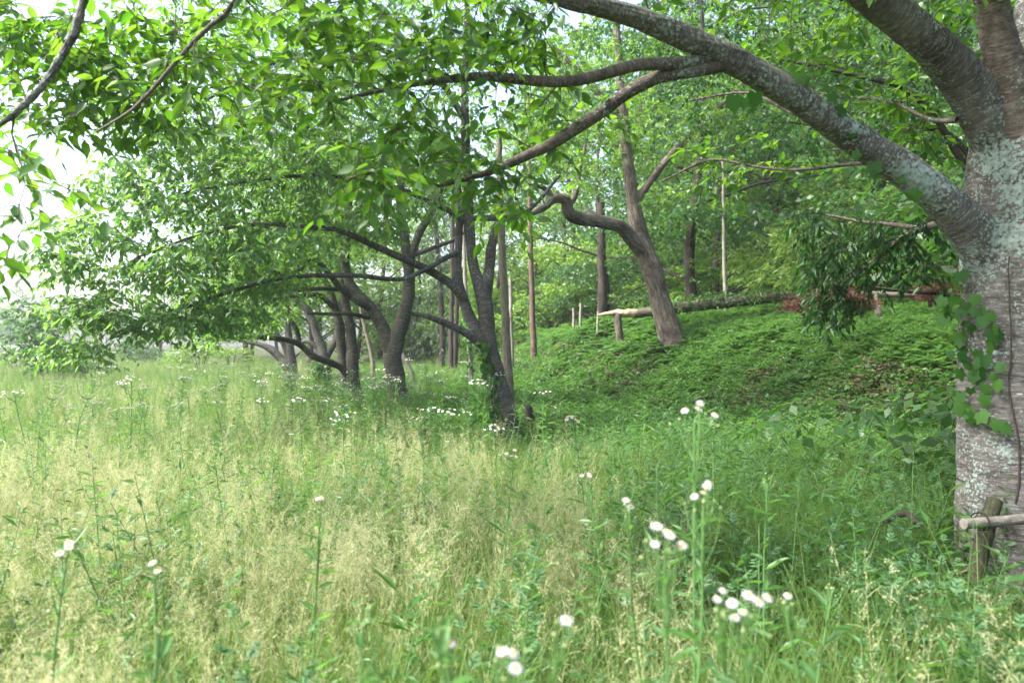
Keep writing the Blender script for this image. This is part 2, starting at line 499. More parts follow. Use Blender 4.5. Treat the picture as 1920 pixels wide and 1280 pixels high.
def spray(skel, leaf_mb, twig_mb, tpl, L=.09, W=.5, gap=.09, tw=(.14, .3), k=5, start=.25, droop=.35, seed=0, twigs=True, flat=.6):
    R = np.random.default_rng(seed)
    O, D = [], []
    for p, r in skel.grown:
        s = np.concatenate([[0], np.cumsum(np.linalg.norm(np.diff(p, axis=0), axis=1))])
        n = max(2, int(s[-1] * (1 - start) / gap))
        u = np.linspace(start * s[-1], s[-1], n) + R.uniform(-.3, .3, n) * gap
        u = np.clip(u, 0, s[-1])
        q = np.stack([np.interp(u, s, p[:, c]) for c in range(3)], -1)
        t = nrm(p[-1] - p[0])[None] * np.ones((n, 1))
        sd = nrm(np.cross(t, UP) + 1e-4)
        sg = np.where(np.arange(n) % 2, 1, -1)[:, None]
        d = nrm(t * R.uniform(.3, 1.0, (n, 1)) + sd * sg * R.uniform(.3, 1.1, (n, 1)) + R.normal(0, .25, (n, 3)) * np.array([1, 1, .9]) - UP * .15)
        O.append(q); D.append(d)
    O = np.vstack(O); D = np.vstack(D); n = len(O)
    ln = R.uniform(tw[0], tw[1], n)[:, None]
    mid = O + D * ln * .5; end = O + nrm(D - UP * droop * .6) * ln
    if twigs and twig_mb is not None:
        pts = np.stack([O, mid, end], 1)
        sd = nrm(np.cross(D, UP) + 1e-4)
        ribbons(twig_mb, pts, np.array([.004, .003, .0016]), sd); ribbons(twig_mb, pts, np.array([.004, .003, .0016]), np.cross(D, sd))
    j = (np.arange(k) + R.uniform(.2, .8, (n, k))) / k
    lo = np.where((j < .5)[..., None], O[:, None] + (mid - O)[:, None] * (j / .5)[..., None], mid[:, None] + (end - mid)[:, None] * ((j - .5) / .5)[..., None])
    sd = nrm(np.cross(D, UP) + 1e-4)
    sg = np.where(np.arange(k) % 2, 1, -1)[None, :, None]
    ax = nrm(D[:, None] * R.uniform(.2, .9, (n, k, 1)) + sd[:, None] * sg * R.uniform(.4, 1.0, (n, k, 1)) + R.normal(0, .22, (n, k, 3)) - UP * droop * R.uniform(.3, 1.6, (n, k, 1)))
    no = nrm(UP * flat + R.normal(0, .38, (n, k, 3)))
    ll = L * R.uniform(.6, 1.2, (n, k))
    leaves(leaf_mb, lo.reshape(-1, 3), ax.reshape(-1, 3), no.reshape(-1, 3), ll.ravel(), (ll * W).ravel(), tpl)


def ball(n, R):
    v = nrm(R.normal(0, 1, (n, 3))); return v * R.uniform(0, 1, (n, 1)) ** (1 / 2.2)


def pads(lst, R):
    """each pad (px, py, Y, half width px, half height px, half depth m, count)"""
    out = []
    for px, py, Y, rx, ry, rd, n in lst:
        b = ball(n, R)
        y = Y + b[:, 1] * rd
        x = (px - 960) / FPX * Y + b[:, 0] * rx / FPX * Y
        z = CZ - (py - 640) / FPX * Y + b[:, 2] * ry / FPX * Y
        out.append(np.stack([x, y, z], -1))
    return np.vstack(out)


def LP(pts, Y=None):
    """limb from picture measurements: (px, py, radius px) at Y, or (px, py, radius px, Y)"""
    out = []
    for q in pts:
        y = q[3] if len(q) > 3 else Y
        out.append([*P(q[0], q[1], y), q[2] / FPX * y])
    return out


def finish_tree(name, label, cat, sk, base, barks, leaf_m, tpl, group=None, nseg=12, rough=.08, big=False, **kw):
    root = thing(name, label, cat, tuple(base), group)
    for i, (p, r) in enumerate(sk.limbs):
        mb = MB()
        sides = (nseg if r.mean() > .04 else 8)
        if big and r.mean() > .06:                       # close to the eye: real relief in the bark
            f = np.arange(len(p)); g = np.linspace(0, len(p) - 1, int(len(p) * (7 if i == 0 else 4)))
            p = np.stack([np.interp(g, f, p[:, c]) for c in range(3)], -1); r = np.interp(g, f, r)
            tube(mb, p, r, 110 if i == 0 else 72, rough, v0=i * 3.7, ridges=.0035)
        else:
            tube(mb, p, r, sides, rough, v0=i * 3.7)
        nm = "trunk" if i == 0 else "limb"
        b = barks[0] if (i == 0 or len(barks) == 1 or r[0] > .2) else barks[1]
        mb.build(nm, b, root, base)
    tb = MB()
    for p, r in sk.grown:
        tube(tb, p, r, 5 if r[0] > .008 else 3)
    lb = MB()
    spray(sk, lb, tb, tpl, **kw)
    tb.build("twigs", M["twig"], root, base)
    lb.build("crown", leaf_m, root, base)
    return root

# ------------------------------------------------------------------ ground
def ground_material():
    m, nt, out = new_mat("ground_soil")
    tc = nd(nt, "ShaderNodeTexCoord")
    n1 = nd(nt, "ShaderNodeTexNoise", Vector=tc.outputs["Object"], Scale=.45, Detail=5.)
    n2 = nd(nt, "ShaderNodeTexNoise", Vector=tc.outputs["Object"], Scale=9., Detail=8., Roughness=.7)
    n3 = nd(nt, "ShaderNodeTexVoronoi", Vector=tc.outputs["Object"], Scale=22.)
    a = ramp(nt, n2.outputs[0], [(.35, (.02, .034, .010)), (.52, (.04, .055, .018)), (.68, (.07, .06, .034))])
    b = ramp(nt, n3.outputs[1], [(.2, (.035, .027, .018)), (.5, (.075, .055, .038)), (.8, (.14, .11, .08))])
    c = mix(nt, ramp(nt, n1.outputs[0], [(.48, (0, 0, 0)), (.62, (.75, .75, .75))]), a, b)
    bp = nd(nt, "ShaderNodeBump", Height=n2.outputs[0], Strength=.8, Distance=.05)
    p = nd(nt, "ShaderNodeBsdfPrincipled", Base_Color=c, Roughness=.95, Normal=bp.outputs[0])
    p.inputs["Specular IOR Level"].default_value = .1
    nt.links.new(p.outputs[0], out.inputs[0])
    return m


gx = np.concatenate([np.linspace(-400, -32, 24)[:-1], np.linspace(-32, 40, 181)[:-1], np.linspace(40, 400, 24)])
gy = np.concatenate([np.linspace(-60, -6, 8)[:-1], np.linspace(-6, 50, 141)[:-1], np.linspace(50, 420, 40)])
GX, GY = np.meshgrid(gx, gy)
GZ = ground(GX, GY)
ii, jj = np.meshgrid(np.arange(len(gy) - 1), np.arange(len(gx) - 1), indexing='ij'); w_ = len(gx)
gm = MB()
gm.add(np.stack([GX, GY, GZ], -1), np.stack([ii * w_ + jj, ii * w_ + jj + 1, (ii + 1) * w_ + jj + 1, (ii + 1) * w_ + jj], -1).reshape(-1, 4))
tag(gm.build("ground", ground_material()), kind="structure")

# pale farm road at the far left of the field
rm = MB()
ry = np.linspace(-60, 5, 40)
rp = np.stack([-62 + .0 * ry, 92 + ry * 0, 0 * ry], -1)
xs = np.linspace(-110, -38, 40); ys = 96 + .12 * (xs + 60)
cl = np.stack([xs, ys, ground(xs, ys) + .25], -1)
ce = np.stack([xs, ys + 4, ground(xs, ys) + .25], -1)
rv = np.vstack([cl, ce]); k_ = np.arange(39)
rm.add(rv, np.stack([k_, k_ + 1, k_ + 41, k_ + 40], -1))
tag(rm.build("road", plain_mat("road_surface", (.30, .30, .29), .9, (.38, .37, .35), 3.)), kind="structure")

# ------------------------------------------------------------------ the big cherry tree beside the camera
R0 = np.random.default_rng(21)
YT = 4.95
HAZE = 0.0009
sk = Skel()
sk.limb(LP([(1915, 1150, 150), (1924, 1080, 124), (1930, 960, 121), (1934, 800, 120), (1936, 600, 124), (1938, 430, 128), (1942, 280, 118), (1962, 150, 92), (1985, 20, 74), (2010, -150, 66), (2030, -400, 50), (2060, -800, 30), (2080, -1100, 12)], YT), wig=.01, nodes_from=.6)
sk.limb(LP([(1975, 680, 80.64, 5.02), (1920, 570, 67.2, 4.97), (1852, 468, 47.88, 4.9), (1778, 388, 36.96, 4.82), (1700, 322, 31.92, 4.75), (1600, 252, 28.56, 4.65), (1500, 186, 26.46, 4.5), (1400, 128, 24.78, 4.35), (1300, 82, 23.52, 4.2), (1200, 38, 21, 4.05), (1110, 6, 17.64, 3.95), (1000, -22, 13.44, 3.85), (860, -46, 11.76, 3.75), (700, -80, 10.08, 3.65), (520, -100, 9.24, 3.6), (330, -90, 8.4, 3.5), (180, -25, 7.56, 3.45), (140, 68, 7.14, 3.42), (102, 138, 6.72, 3.4), (52, 190, 5.88, 3.38), (0, 236, 5.04, 3.35), (-60, 262, 4.2, 3.3)]), wig=.012, nodes_from=.35)
sk.limb(LP([(1955, 440, 72.24, 5.0), (1900, 310, 58.48, 4.95), (1842, 205, 44.72, 4.85), (1790, 135, 39.56, 4.75), (1735, 75, 36.12, 4.6), (1670, 20, 33.54, 4.5), (1600, -40, 30.1, 4.3), (1480, -160, 24.08, 4.1), (1300, -300, 17.2, 3.9), (1050, -400, 12.04, 3.7), (800, -420, 7.74, 3.5), (500, -400, 4.3, 3.2)]), wig=.012, nodes_from=.4)
sk.limb(LP([(1935, 320, 60.2, 4.85), (1905, 200, 43, 4.75), (1880, 110, 34.4, 4.68), (1862, 30, 30.96, 4.62), (1850, -80, 27.52, 4.5), (1820, -300, 20.64, 4.2), (1760, -500, 10.32, 4.0)]), wig=.012, nodes_from=.5)
sk.limb(LP([(1345, 100, 16, 4.27), (1290, 118, 13, 4.2), (1200, 122, 12, 4.1), (1130, 140, 11.5, 4.0), (1060, 153, 11.5, 3.95), (1000, 152, 10.5, 3.9), (920, 144, 9.5, 3.85), (850, 148, 8, 3.8), (770, 160, 5.5, 3.7), (690, 176, 4, 3.6), (630, 190, 3, 3.5)]), wig=.006, nodes_from=.3)
sk.limb(LP([(1360, 118, 17, 4.3), (1300, 132, 13.5, 4.22), (1230, 146, 13, 4.2), (1160, 184, 12.5, 4.2), (1100, 230, 12, 4.2), (1040, 268, 11, 4.2), (985, 294, 9.5, 4.2), (930, 318, 8, 4.15), (880, 334, 5, 4.1), (820, 350, 3, 4.0)]), wig=.006, nodes_from=.3)
sk.limb(LP([(430, -96, 7, 3.55), (440, 0, 5, 3.6), (395, 45, 4.8, 3.62), (350, 92, 4.5, 3.65), (300, 150, 4, 3.68), (250, 205, 3, 3.7), (180, 248, 2, 3.7)]), wig=.006)
sk.limb(LP([(1560, 225, 4.96, 4.6), (1480, 210, 3.1, 4.8), (1400, 175, 2.48, 5.0), (1290, 190, 1.86, 5.2)]), wig=.02)
sk.limb(LP([(1660, 300, 4.96, 4.75), (1590, 308, 3.72, 4.95), (1500, 320, 3.1, 5.1), (1410, 312, 2.48, 5.3), (1330, 300, 2.17, 5.4), (1240, 340, 1.55, 5.4)]), wig=.02)
sk.limb(LP([(1795, 225, 6.2, 4.8), (1740, 222, 3.72, 5.0), (1660, 190, 3.1, 5.2), (1560, 178, 2.48, 5.4), (1440, 150, 1.86, 5.5)]), wig=.02)
T = pads([
    (700, 90, 3.5, 130, 80, .5, 25), (600, 150, 3.5, 70, 80, .4, 13), (850, 110, 3.7, 130, 90, .4, 20), (760, 240, 3.6, 120, 70, .4, 20),
    (680, 330, 3.3, 70, 60, .35, 13), (860, 300, 3.9, 110, 60, .4, 18), (960, 360, 4.1, 80, 40, .4, 12), (1000, 230, 4.3, 90, 60, .5, 10),
    (930, 30, 3.8, 120, 50, .5, 24), (1110, 210, 4.5, 90, 60, .5, 10), (560, 40, 3.6, 120, 60, .5, 26), (420, 70, 4.2, 110, 70, .5, 30),
    (300, 60, 4.2, 120, 70, .5, 34), (300, 190, 4.2, 110, 60, .4, 26), (160, 100, 4.2, 110, 80, .5, 38), (60, 60, 4.2, 90, 70, .4, 40), (230, 120, 4.2, 150, 90, .5, 40), (450, 180, 3.8, 130, 70, .5, 26), (700, 20, 3.6, 200, 60, .5, 30), (1000, 100, 4.1, 120, 60, .5, 16),
    (40, 190, 4.2, 70, 40, .3, 12), (150, 230, 4.2, 90, 40, .3, 14), (8, 300, 3.0, 18, 50, .15, 5), (18, 400, 3.0, 26, 45, .15, 6), (4, 480, 3.0, 22, 50, .15, 5),
    (90, 330, 3.5, 40, 30, .2, 3),
    (1480, 120, 4.7, 120, 70, .6, 18), (1650, 160, 5.2, 100, 70, .6, 20), (1400, 300, 5.4, 130, 60, .6, 22), (1720, 260, 5.3, 60, 60, .4, 16),
    (1500, 10, 4.6, 160, 60, .6, 16),
    (1700, -40, 4.6, 200, 90, .8, 30), (1300, -150, 4.0, 300, 90, .8, 45), (1850, -200, 4.4, 250, 160, .9, 50), (900, -250, 3.5, 350, 120, .8, 55), (500, -250, 3.3, 300, 100, .8, 45), (200, -180, 3.2, 250, 80, .7, 40),
    (2300, 0, 5.0, 250, 250, 1.5, 60), (2100, -400, 4.5, 400, 250, 1.5, 60), (1500, -600, 3.0, 700, 200, 1.5, 80), (1250, -480, 3.6, 500, 150, 1.2, 80), (900, -700, 2.4, 900, 250, 1.6, 60), (1700, -250, 4.2, 350, 150, 1.0, 80), (1900, -500, 3.4, 600, 300, 1.2, 90), (750, -140, 6, 300, 80, 1.4, 90), (450, -270, 5, 300, 120, 1.4, 80), (1000, -200, 7, 250, 100, 1.3, 70), (1180, -130, 6, 200, 60, 1., 40), (1400, -350, 4.6, 500, 140, 1.2, 80), (800, -330, 5.2, 500, 90, 1.0, 70), (1800, -800, 4.6, 900, 250, 2.4, 130), (1300, -420, 6.2, 500, 120, 1.2, 70)], R0)  # pads above the frame are unseen, added to shade the right meadow
sk.grow(T, droop=.25, lift=.12)
big_base = np.array([*P(1925, 1100, YT)[:2], 0]); big_base[2] = ground(big_base[0], big_base[1])
big_cherry = finish_tree("cherry_tree", "huge old cherry tree with lichen-covered trunk and a long arching limb", "tree", sk, big_base,
                         [M["bark_giant"], M["bark_limb"]], M["cherry_leaf"], LEAF_NEAR, nseg=18, rough=.05, big=True, L=.084, W=.52, gap=.085, tw=(.12, .26), k=4, droop=.3, seed=5)

sp = Skel()
sp.limb(LP([(1812, 415, 11, 5.0), (1765, 418, 8, 5.4), (1700, 442, 6, 5.9), (1640, 488, 5, 6.2), (1585, 530, 4, 6.4), (1548, 585, 3, 6.4)]), wig=.02)
sp.limb(LP([(1730, 430, 5, 5.6), (1660, 420, 4, 5.8), (1590, 410, 3, 6.0), (1530, 400, 2, 6.1)]), wig=.02)
sp.grow(pads([(1600, 470, 6.2, 90, 50, .35, 60), (1558, 570, 6.4, 38, 60, .25, 40), (1690, 430, 5.9, 80, 50, .35, 50), (1540, 520, 6.3, 50, 30, .25, 22), (1620, 530, 6.2, 60, 40, .3, 22), (1550, 410, 6., 60, 30, .3, 16), (1740, 500, 5.8, 50, 40, .3, 12)], R0), droop=.5, lift=.1)
for p, r in sp.limbs:
    mb = MB(); tube(mb, p, r, 8, .05); mb.build("limb", M["bark_limb"], big_cherry, big_base)
tb, lb = MB(), MB()
for p, r in sp.grown: tube(tb, p, np.minimum(r, .006), 3)
spray(sp, lb, tb, LEAF_MID, L=.068, W=.42, gap=.07, tw=(.1, .22), k=6, droop=.8, seed=9)
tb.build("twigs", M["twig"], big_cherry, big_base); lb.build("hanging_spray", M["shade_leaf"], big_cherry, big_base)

sz = Skel()
zb = gpt(1925, 9.2)
sz.limb([np.array([*(zb - UP * .2), .17]), np.array([zb[0] + .05, zb[1], zb[2] + 1.6, .14]), np.array([zb[0] - .1, zb[1] + .2, zb[2] + 3.4, .11]), np.array([zb[0] - .3, zb[1] + .3, zb[2] + 6, .05]), np.array([zb[0] - .3, zb[1] + .4, zb[2] + 8, .01])])
c3 = [zb[0] - .1, zb[1] + .2, zb[2] + 2.9]
for e_ in ([(1720, 190, 9.2), (1560, 130, 9.4), (1330, 90, 9.8)], [(1740, 90, 9.), (1600, 10, 9.), (1400, -80, 9.4)], [(1790, 260, 9.4), (1660, 250, 9.6), (1480, 230, 10.)]):
    sz.limb([np.array([*c3, .05])] + [np.array([*P(*q), r_]) for q, r_ in zip(e_, (.038, .026, .012))], wig=.05)
sz.grow(pads([(1300, 60, 10, 220, 90, 1.4, 110), (1550, 110, 9.5, 200, 110, 1.4, 130), (1700, 220, 9.2, 110, 90, 1., 70), (1460, 230, 10, 150, 50, 1., 60), (1260, 190, 10.5, 120, 60, 1., 36), (1600, -100, 9, 400, 100, 1.6, 110), (1780, 60, 9, 100, 120, 1., 60), (2050, 100, 9.2, 200, 250, 1.6, 90), (1850, -250, 9, 400, 120, 1.6, 80)], R0), droop=.3, lift=.1)
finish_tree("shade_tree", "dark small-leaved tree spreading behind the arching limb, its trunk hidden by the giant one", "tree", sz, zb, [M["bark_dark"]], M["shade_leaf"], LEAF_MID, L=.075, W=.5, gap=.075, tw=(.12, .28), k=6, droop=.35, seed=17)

# ------------------------------------------------------------------ the row of smaller cherry trees
ROW = "cherry trees in a row along the meadow"


def row_tree(limbs, plist, label, base, leaf, seed, L=.1, tpl=LEAF_MID, dens=1., thin=.9, ys=1., **kw):
    s = Skel()
    for l in limbs:
        s.limb(LP([(q[0], q[1], q[2] * thin, (q[3] if len(q) > 3 else l[0]) * ys) for q in l[1]]))
    s.grow(pads([(q[0], q[1], q[2] * ys, q[3], q[4], q[5] * ys, int(q[6] * dens)) for q in plist], np.random.default_rng(seed)), droop=.3, lift=.15)
    return finish_tree("cherry_tree", label, "tree", s, base, [M["bark_cherry"]], leaf, tpl, ROW, L=L * ys, seed=seed, **kw)


row_tree([
    (12, [(962, 850, 28), (955, 800, 24), (940, 740, 20), (926, 690, 18.5), (915, 630, 16), (906, 560, 16), (893, 515, 12), (884, 470, 10.5), (880, 420, 10.5), (879, 370, 9), (872, 250, 9), (872, 120, 7), (880, -50, 5), (890, -200, 3)]),
    (12, [(906, 560, 16), (918, 512, 11.5), (921, 470, 10.5), (928, 430, 8), (942, 402, 6), (955, 380, 4), (975, 330, 3)]),
    (12, [(912, 655, 13), (889, 612, 12.5), (869, 562, 11), (858, 508, 9), (860, 440, 8), (864, 380, 6), (850, 300, 5), (830, 200, 3)]),
    (12, [(874, 568, 10, 12), (848, 535, 9, 11.8), (800, 505, 8.5, 11.5), (745, 480, 8, 11.2), (700, 460, 7, 11), (645, 436, 6, 10.7), (580, 425, 5, 10.3), (480, 420, 4, 9.9), (380, 440, 3, 9.6), (260, 480, 2, 9.3)]),
    (12, [(905, 648, 9, 12), (870, 622, 8, 11.8), (830, 604, 7, 11.6), (795, 592, 5, 11.5), (768, 588, 4, 11.4)]),
    (12, [(880, 420, 7, 12), (840, 395, 6, 11.8), (800, 375, 5, 11.5), (700, 340, 4.5, 11), (560, 330, 4, 10.4), (400, 350, 3, 9.9), (280, 380, 2, 9.6)]),
    (12, [(873, 230, 7, 12), (820, 150, 6, 11.6), (700, 90, 5, 11.2), (540, 110, 4, 10.5), (380, 190, 3, 10), (250, 270, 2, 9.7)]),
    (12, [(878, 410, 6, 12), (930, 410, 5, 12), (985, 400, 4.5, 12.2), (1050, 330, 3, 12.5)]),
    (12, [(860, 470, 6, 12), (760, 520, 5, 11), (650, 515, 5, 10.5), (540, 520, 4, 10.2), (420, 550, 4, 9.9), (330, 585, 2.5, 9.6), (220, 630, 2, 9.3)]),
], [
    (190, 430, 9.3, 100, 45, .8, 42), (110, 490, 8.9, 60, 40, .4, 20), (330, 380, 9.8, 160, 50, .9, 60), (480, 320, 10.3, 170, 60, 1., 60), (300, 500, 9.5, 180, 55, .9, 70), (460, 460, 10, 150, 55, 1., 60),
    (170, 580, 9.1, 90, 45, .5, 36), (130, 650, 8.9, 55, 25, .3, 15), (290, 600, 9.4, 120, 40, .6, 40), (410, 585, 9.9, 110, 35, .6, 32), (500, 530, 10.3, 80, 40, .6, 22), (610, 400, 10.7, 120, 60, .9, 45),
    (230, 330, 9.6, 110, 50, .7, 34), (400, 250, 10, 180, 70, 1., 60), (600, 240, 10.6, 160, 80, 1., 60), (750, 290, 11.5, 120, 80, 1., 46), (700, 170, 11.5, 160, 80, 1.2, 55), (860, 240, 12, 110, 90, 1.2, 40),
    (700, 40, 11.8, 300, 90, 1.6, 80), (960, 60, 12.2, 200, 110, 1.5, 60), (1020, 230, 12.6, 90, 80, 1., 26), (950, 370, 12.1, 60, 30, .6, 10), (420, 120, 10.5, 200, 80, 1.3, 60), (250, 200, 10, 100, 60, .8, 26),
    (560, 180, 11, 200, 90, 1.4, 40), (330, 280, 10, 150, 60, 1, 30), (640, 330, 11, 160, 60, 1., 36), (800, 390, 11.6, 120, 30, .6, 16), (800, -350, 12, 450, 150, 2.2, 80), (1080, -250, 12.5, 250, 150, 2, 45), (800, -150, 12, 450, 120, 2, 90), (400, -60, 11, 260, 110, 1.5, 50), (700, 430, 11.4, 70, 30, .6, 14)],  # highest pads are out of view, added so the crown shades the bank
    "leaning cherry tree nearest the camera in the meadow row, ivy up its left side", gpt(958, 12), M["cherry_leaf_skylit"], 31, k=6, gap=.075, droop=.5, dens=1.75)

row_tree([
    (18, [(752, 790, 27), (748, 750, 23), (742, 710, 20), (738, 660, 19), (752, 610, 15), (766, 560, 13), (766, 500, 11), (757, 440, 10), (751, 385, 9), (755, 300, 7), (745, 150, 5), (740, 0, 3)]),
    (18, [(738, 665, 17), (718, 615, 14), (696, 578, 12), (668, 548, 11), (649, 505, 9), (650, 440, 8), (655, 380, 6), (640, 280, 4), (620, 160, 3)]),
    (18, [(766, 500, 9), (785, 440, 8), (806, 402, 7), (825, 360, 5), (850, 280, 3)]),
    (18, [(698, 580, 9, 18), (664, 561, 7, 17.6), (632, 534, 6.5, 17.2), (607, 502, 6, 16.8), (584, 482, 5.5, 16.5), (566, 500, 5.5, 16.3), (533, 514, 5.5, 16), (498, 507, 5, 15.8), (467, 524, 4, 15.5), (424, 548, 3.5, 15), (380, 563, 3, 14.6)]),
    (18, [(654, 545, 5, 18), (629, 541, 4.5, 17.5), (546, 545, 4, 16.5), (478, 549, 3, 16), (400, 560, 2, 15.5)]),
    (18, [(692, 596, 4.5, 18), (653, 589, 4, 17.5), (577, 588, 3, 17)]),
    (18, [(766, 480, 6, 18), (800, 470, 5, 18), (850, 450, 4, 18), (880, 430, 3, 18)]),
], [(620, 420, 17.5, 140, 60, 1.8, 60), (480, 480, 16, 120, 50, 1.5, 50), (400, 540, 15, 90, 40, 1., 30), (760, 340, 18, 120, 60, 2., 55), (560, 320, 17, 150, 80, 2, 55), (700, 240, 18, 180, 90, 2.2, 60), (850, 330, 18, 90, 60, 1.5, 28), (650, 100, 18, 300, 110, 2.5, 80), (530, 420, 16.5, 80, 50, 1., 24)],
    "two-stemmed cherry tree standing second in the meadow row, forked low", gpt(748, 15.48), M["cherry_leaf"], 32, L=.125, k=6, gap=0.098, dens=2.2, ys=.86)

row_tree([
    (20, [(672, 770, 19), (666, 740, 17), (661, 690, 14), (658, 620, 11), (651, 585, 9.5), (645, 550, 9), (640, 500, 7), (640, 420, 5), (650, 300, 3)]),
    (20, [(655, 730, 13), (648, 700, 11), (640, 660, 10.5), (636, 610, 10), (629, 580, 8.5), (620, 545, 7), (590, 500, 5), (550, 460, 3)]),
    (20, [(652, 705, 8, 20), (640, 690, 7.5, 19.8), (616, 679, 7, 19.5), (588, 669, 7, 19.2), (564, 648, 6.5, 19), (546, 640, 6, 18.8), (520, 634, 5.5, 18.5), (478, 632, 5, 18.2), (424, 631, 4, 17.8), (390, 621, 3, 17.5)]),
    (20, [(562, 648, 5, 19), (556, 618, 5, 19), (543, 597, 5, 19), (516, 571, 4, 18.8), (504, 552, 3, 18.6)]),
    (20, [(629, 580, 6, 20), (600, 555, 5, 19.6), (560, 555, 4, 19), (500, 560, 3, 18.5)]),
], [(560, 500, 19, 120, 60, 1.8, 50), (470, 590, 18, 90, 40, 1.2, 40), (420, 620, 17.7, 60, 25, .8, 16), (640, 420, 20, 110, 70, 1.5, 45), (500, 420, 18.5, 120, 70, 1.5, 45), (620, 280, 20, 160, 90, 2, 50)],
    "cherry tree of two upright stems with a long low limb reaching left over the flowers", gpt(663, 17.20), M["cherry_leaf"], 33, L=.13, k=6, gap=0.105, dens=2.2, ys=.86)

row_tree([
    (25, [(608, 735, 15), (609, 700, 13.5), (607, 665, 12), (594, 629, 9), (583, 594, 8), (568, 572, 7), (555, 560, 6), (520, 520, 4), (480, 470, 3)]),
    (25, [(609, 675, 8), (622, 651, 7), (631, 630, 6), (636, 580, 5), (650, 520, 3)]),
    (25, [(597, 655, 5), (580, 641, 4), (566, 641, 3)]),
], [(520, 480, 24, 110, 60, 2, 50), (600, 500, 25, 90, 60, 2, 40), (560, 380, 25, 140, 80, 2.5, 50), (430, 560, 23, 70, 40, 1.5, 26)],
    "reddish cherry trunk forked in a V with ivy round its foot", gpt(608, 21.50), M["cherry_leaf"], 34, L=.15, k=6, gap=0.126, dens=2.2, ys=.86)

row_tree([
    (31, [(549, 720, 13), (547, 680, 11), (544, 650, 8), (541, 615, 6), (538, 560, 4), (530, 480, 2.5)]),
    (31, [(545, 685, 7), (531, 646, 5), (518, 620, 4.5), (511, 590, 4), (505, 540, 2.5)]),
    (31, [(540, 690, 11), (527, 672, 9), (508, 655, 8), (489, 646, 6), (460, 640, 4), (420, 630, 3)]),
], [(480, 560, 30, 90, 40, 2, 40), (540, 520, 31, 80, 50, 2, 30), (420, 610, 29, 60, 30, 1.5, 24), (480, 460, 30, 130, 70, 2.5, 50)],
    "farthest small cherry tree of the row with one stem leaning left", gpt(547, 26.66), M["cherry_leaf"], 35, L=.17, k=6, gap=0.140, dens=2.2, ys=.86)

# ------------------------------------------------------------------ the leaning oak with the twisted limb on the bank
so = Skel()
OY = y_at(1268, 652)
LO = lambda pts, Y=None: LP([(*q[:3], (q[3] if len(q) > 3 else Y) + OY - 19) for q in pts])
so.limb(LO([(1274, 672, 30), (1262, 640, 24), (1246, 590, 20), (1232, 535, 19), (1215, 485, 19), (1200, 440, 16), (1188, 385, 13), (1180, 320, 11), (1170, 230, 9), (1160, 100, 7), (1150, -50, 4)], 19))
so.limb(LO([(1216, 480, 17, 19), (1195, 452, 15, 18.8), (1165, 427, 13, 18.6), (1128, 415, 12.5, 18.4), (1088, 409, 12, 18.2), (1066, 398, 11.5, 18), (1060, 376, 10.5, 17.9), (1035, 374, 9.5, 17.8), (1022, 388, 7, 17.7), (990, 400, 5, 17.5), (960, 404, 4, 17.3), (900, 408, 3, 17)]), wig=.03)
so.limb(LO([(1036, 374, 8, 17.8), (1028, 360, 6, 17.8), (1012, 350, 4, 17.7), (990, 345, 2, 17.6)]))
so.limb(LO([(1066, 385, 7, 18), (1080, 365, 5, 18), (1085, 330, 4, 18), (1100, 260, 3, 18)]))
so.limb(LO([(1188, 385, 8), (1250, 300, 6), (1330, 220, 4), (1400, 150, 3)], 19))
so.limb(LO([(1170, 230, 7), (1100, 150, 5), (1030, 80, 3)], 19))
so.grow(pads([(q[0], q[1], q[2] + OY - 19, *q[3:]) for q in [(1150, 250, 19, 110, 90, 2, 70), (1250, 260, 19, 110, 80, 2, 60), (1080, 330, 18, 70, 45, 1.2, 22), (1150, 100, 19, 170, 110, 2.5, 80), (1350, 150, 19, 140, 110, 2, 70), (1240, 380, 18.5, 60, 40, 1.2, 16), (1000, 330, 17.6, 40, 25, .6, 8), (1200, -80, 19, 250, 100, 2.5, 70), (1200, -260, 19, 300, 120, 3, 70), (1040, 200, 18.5, 90, 70, 1.5, 35)]], R0), droop=.2, lift=.2)  # topmost pads lie out of view, added to keep sun off the bank
finish_tree("oak_tree", "leaning rough-barked tree with a thick twisted limb reaching left above the bank", "tree", so, gpt(1268, OY), [M["bark_rough"]], M["forest_leaf"], LEAF_MID, nseg=16, rough=.12, L=.13, gap=.09, k=6, seed=41)


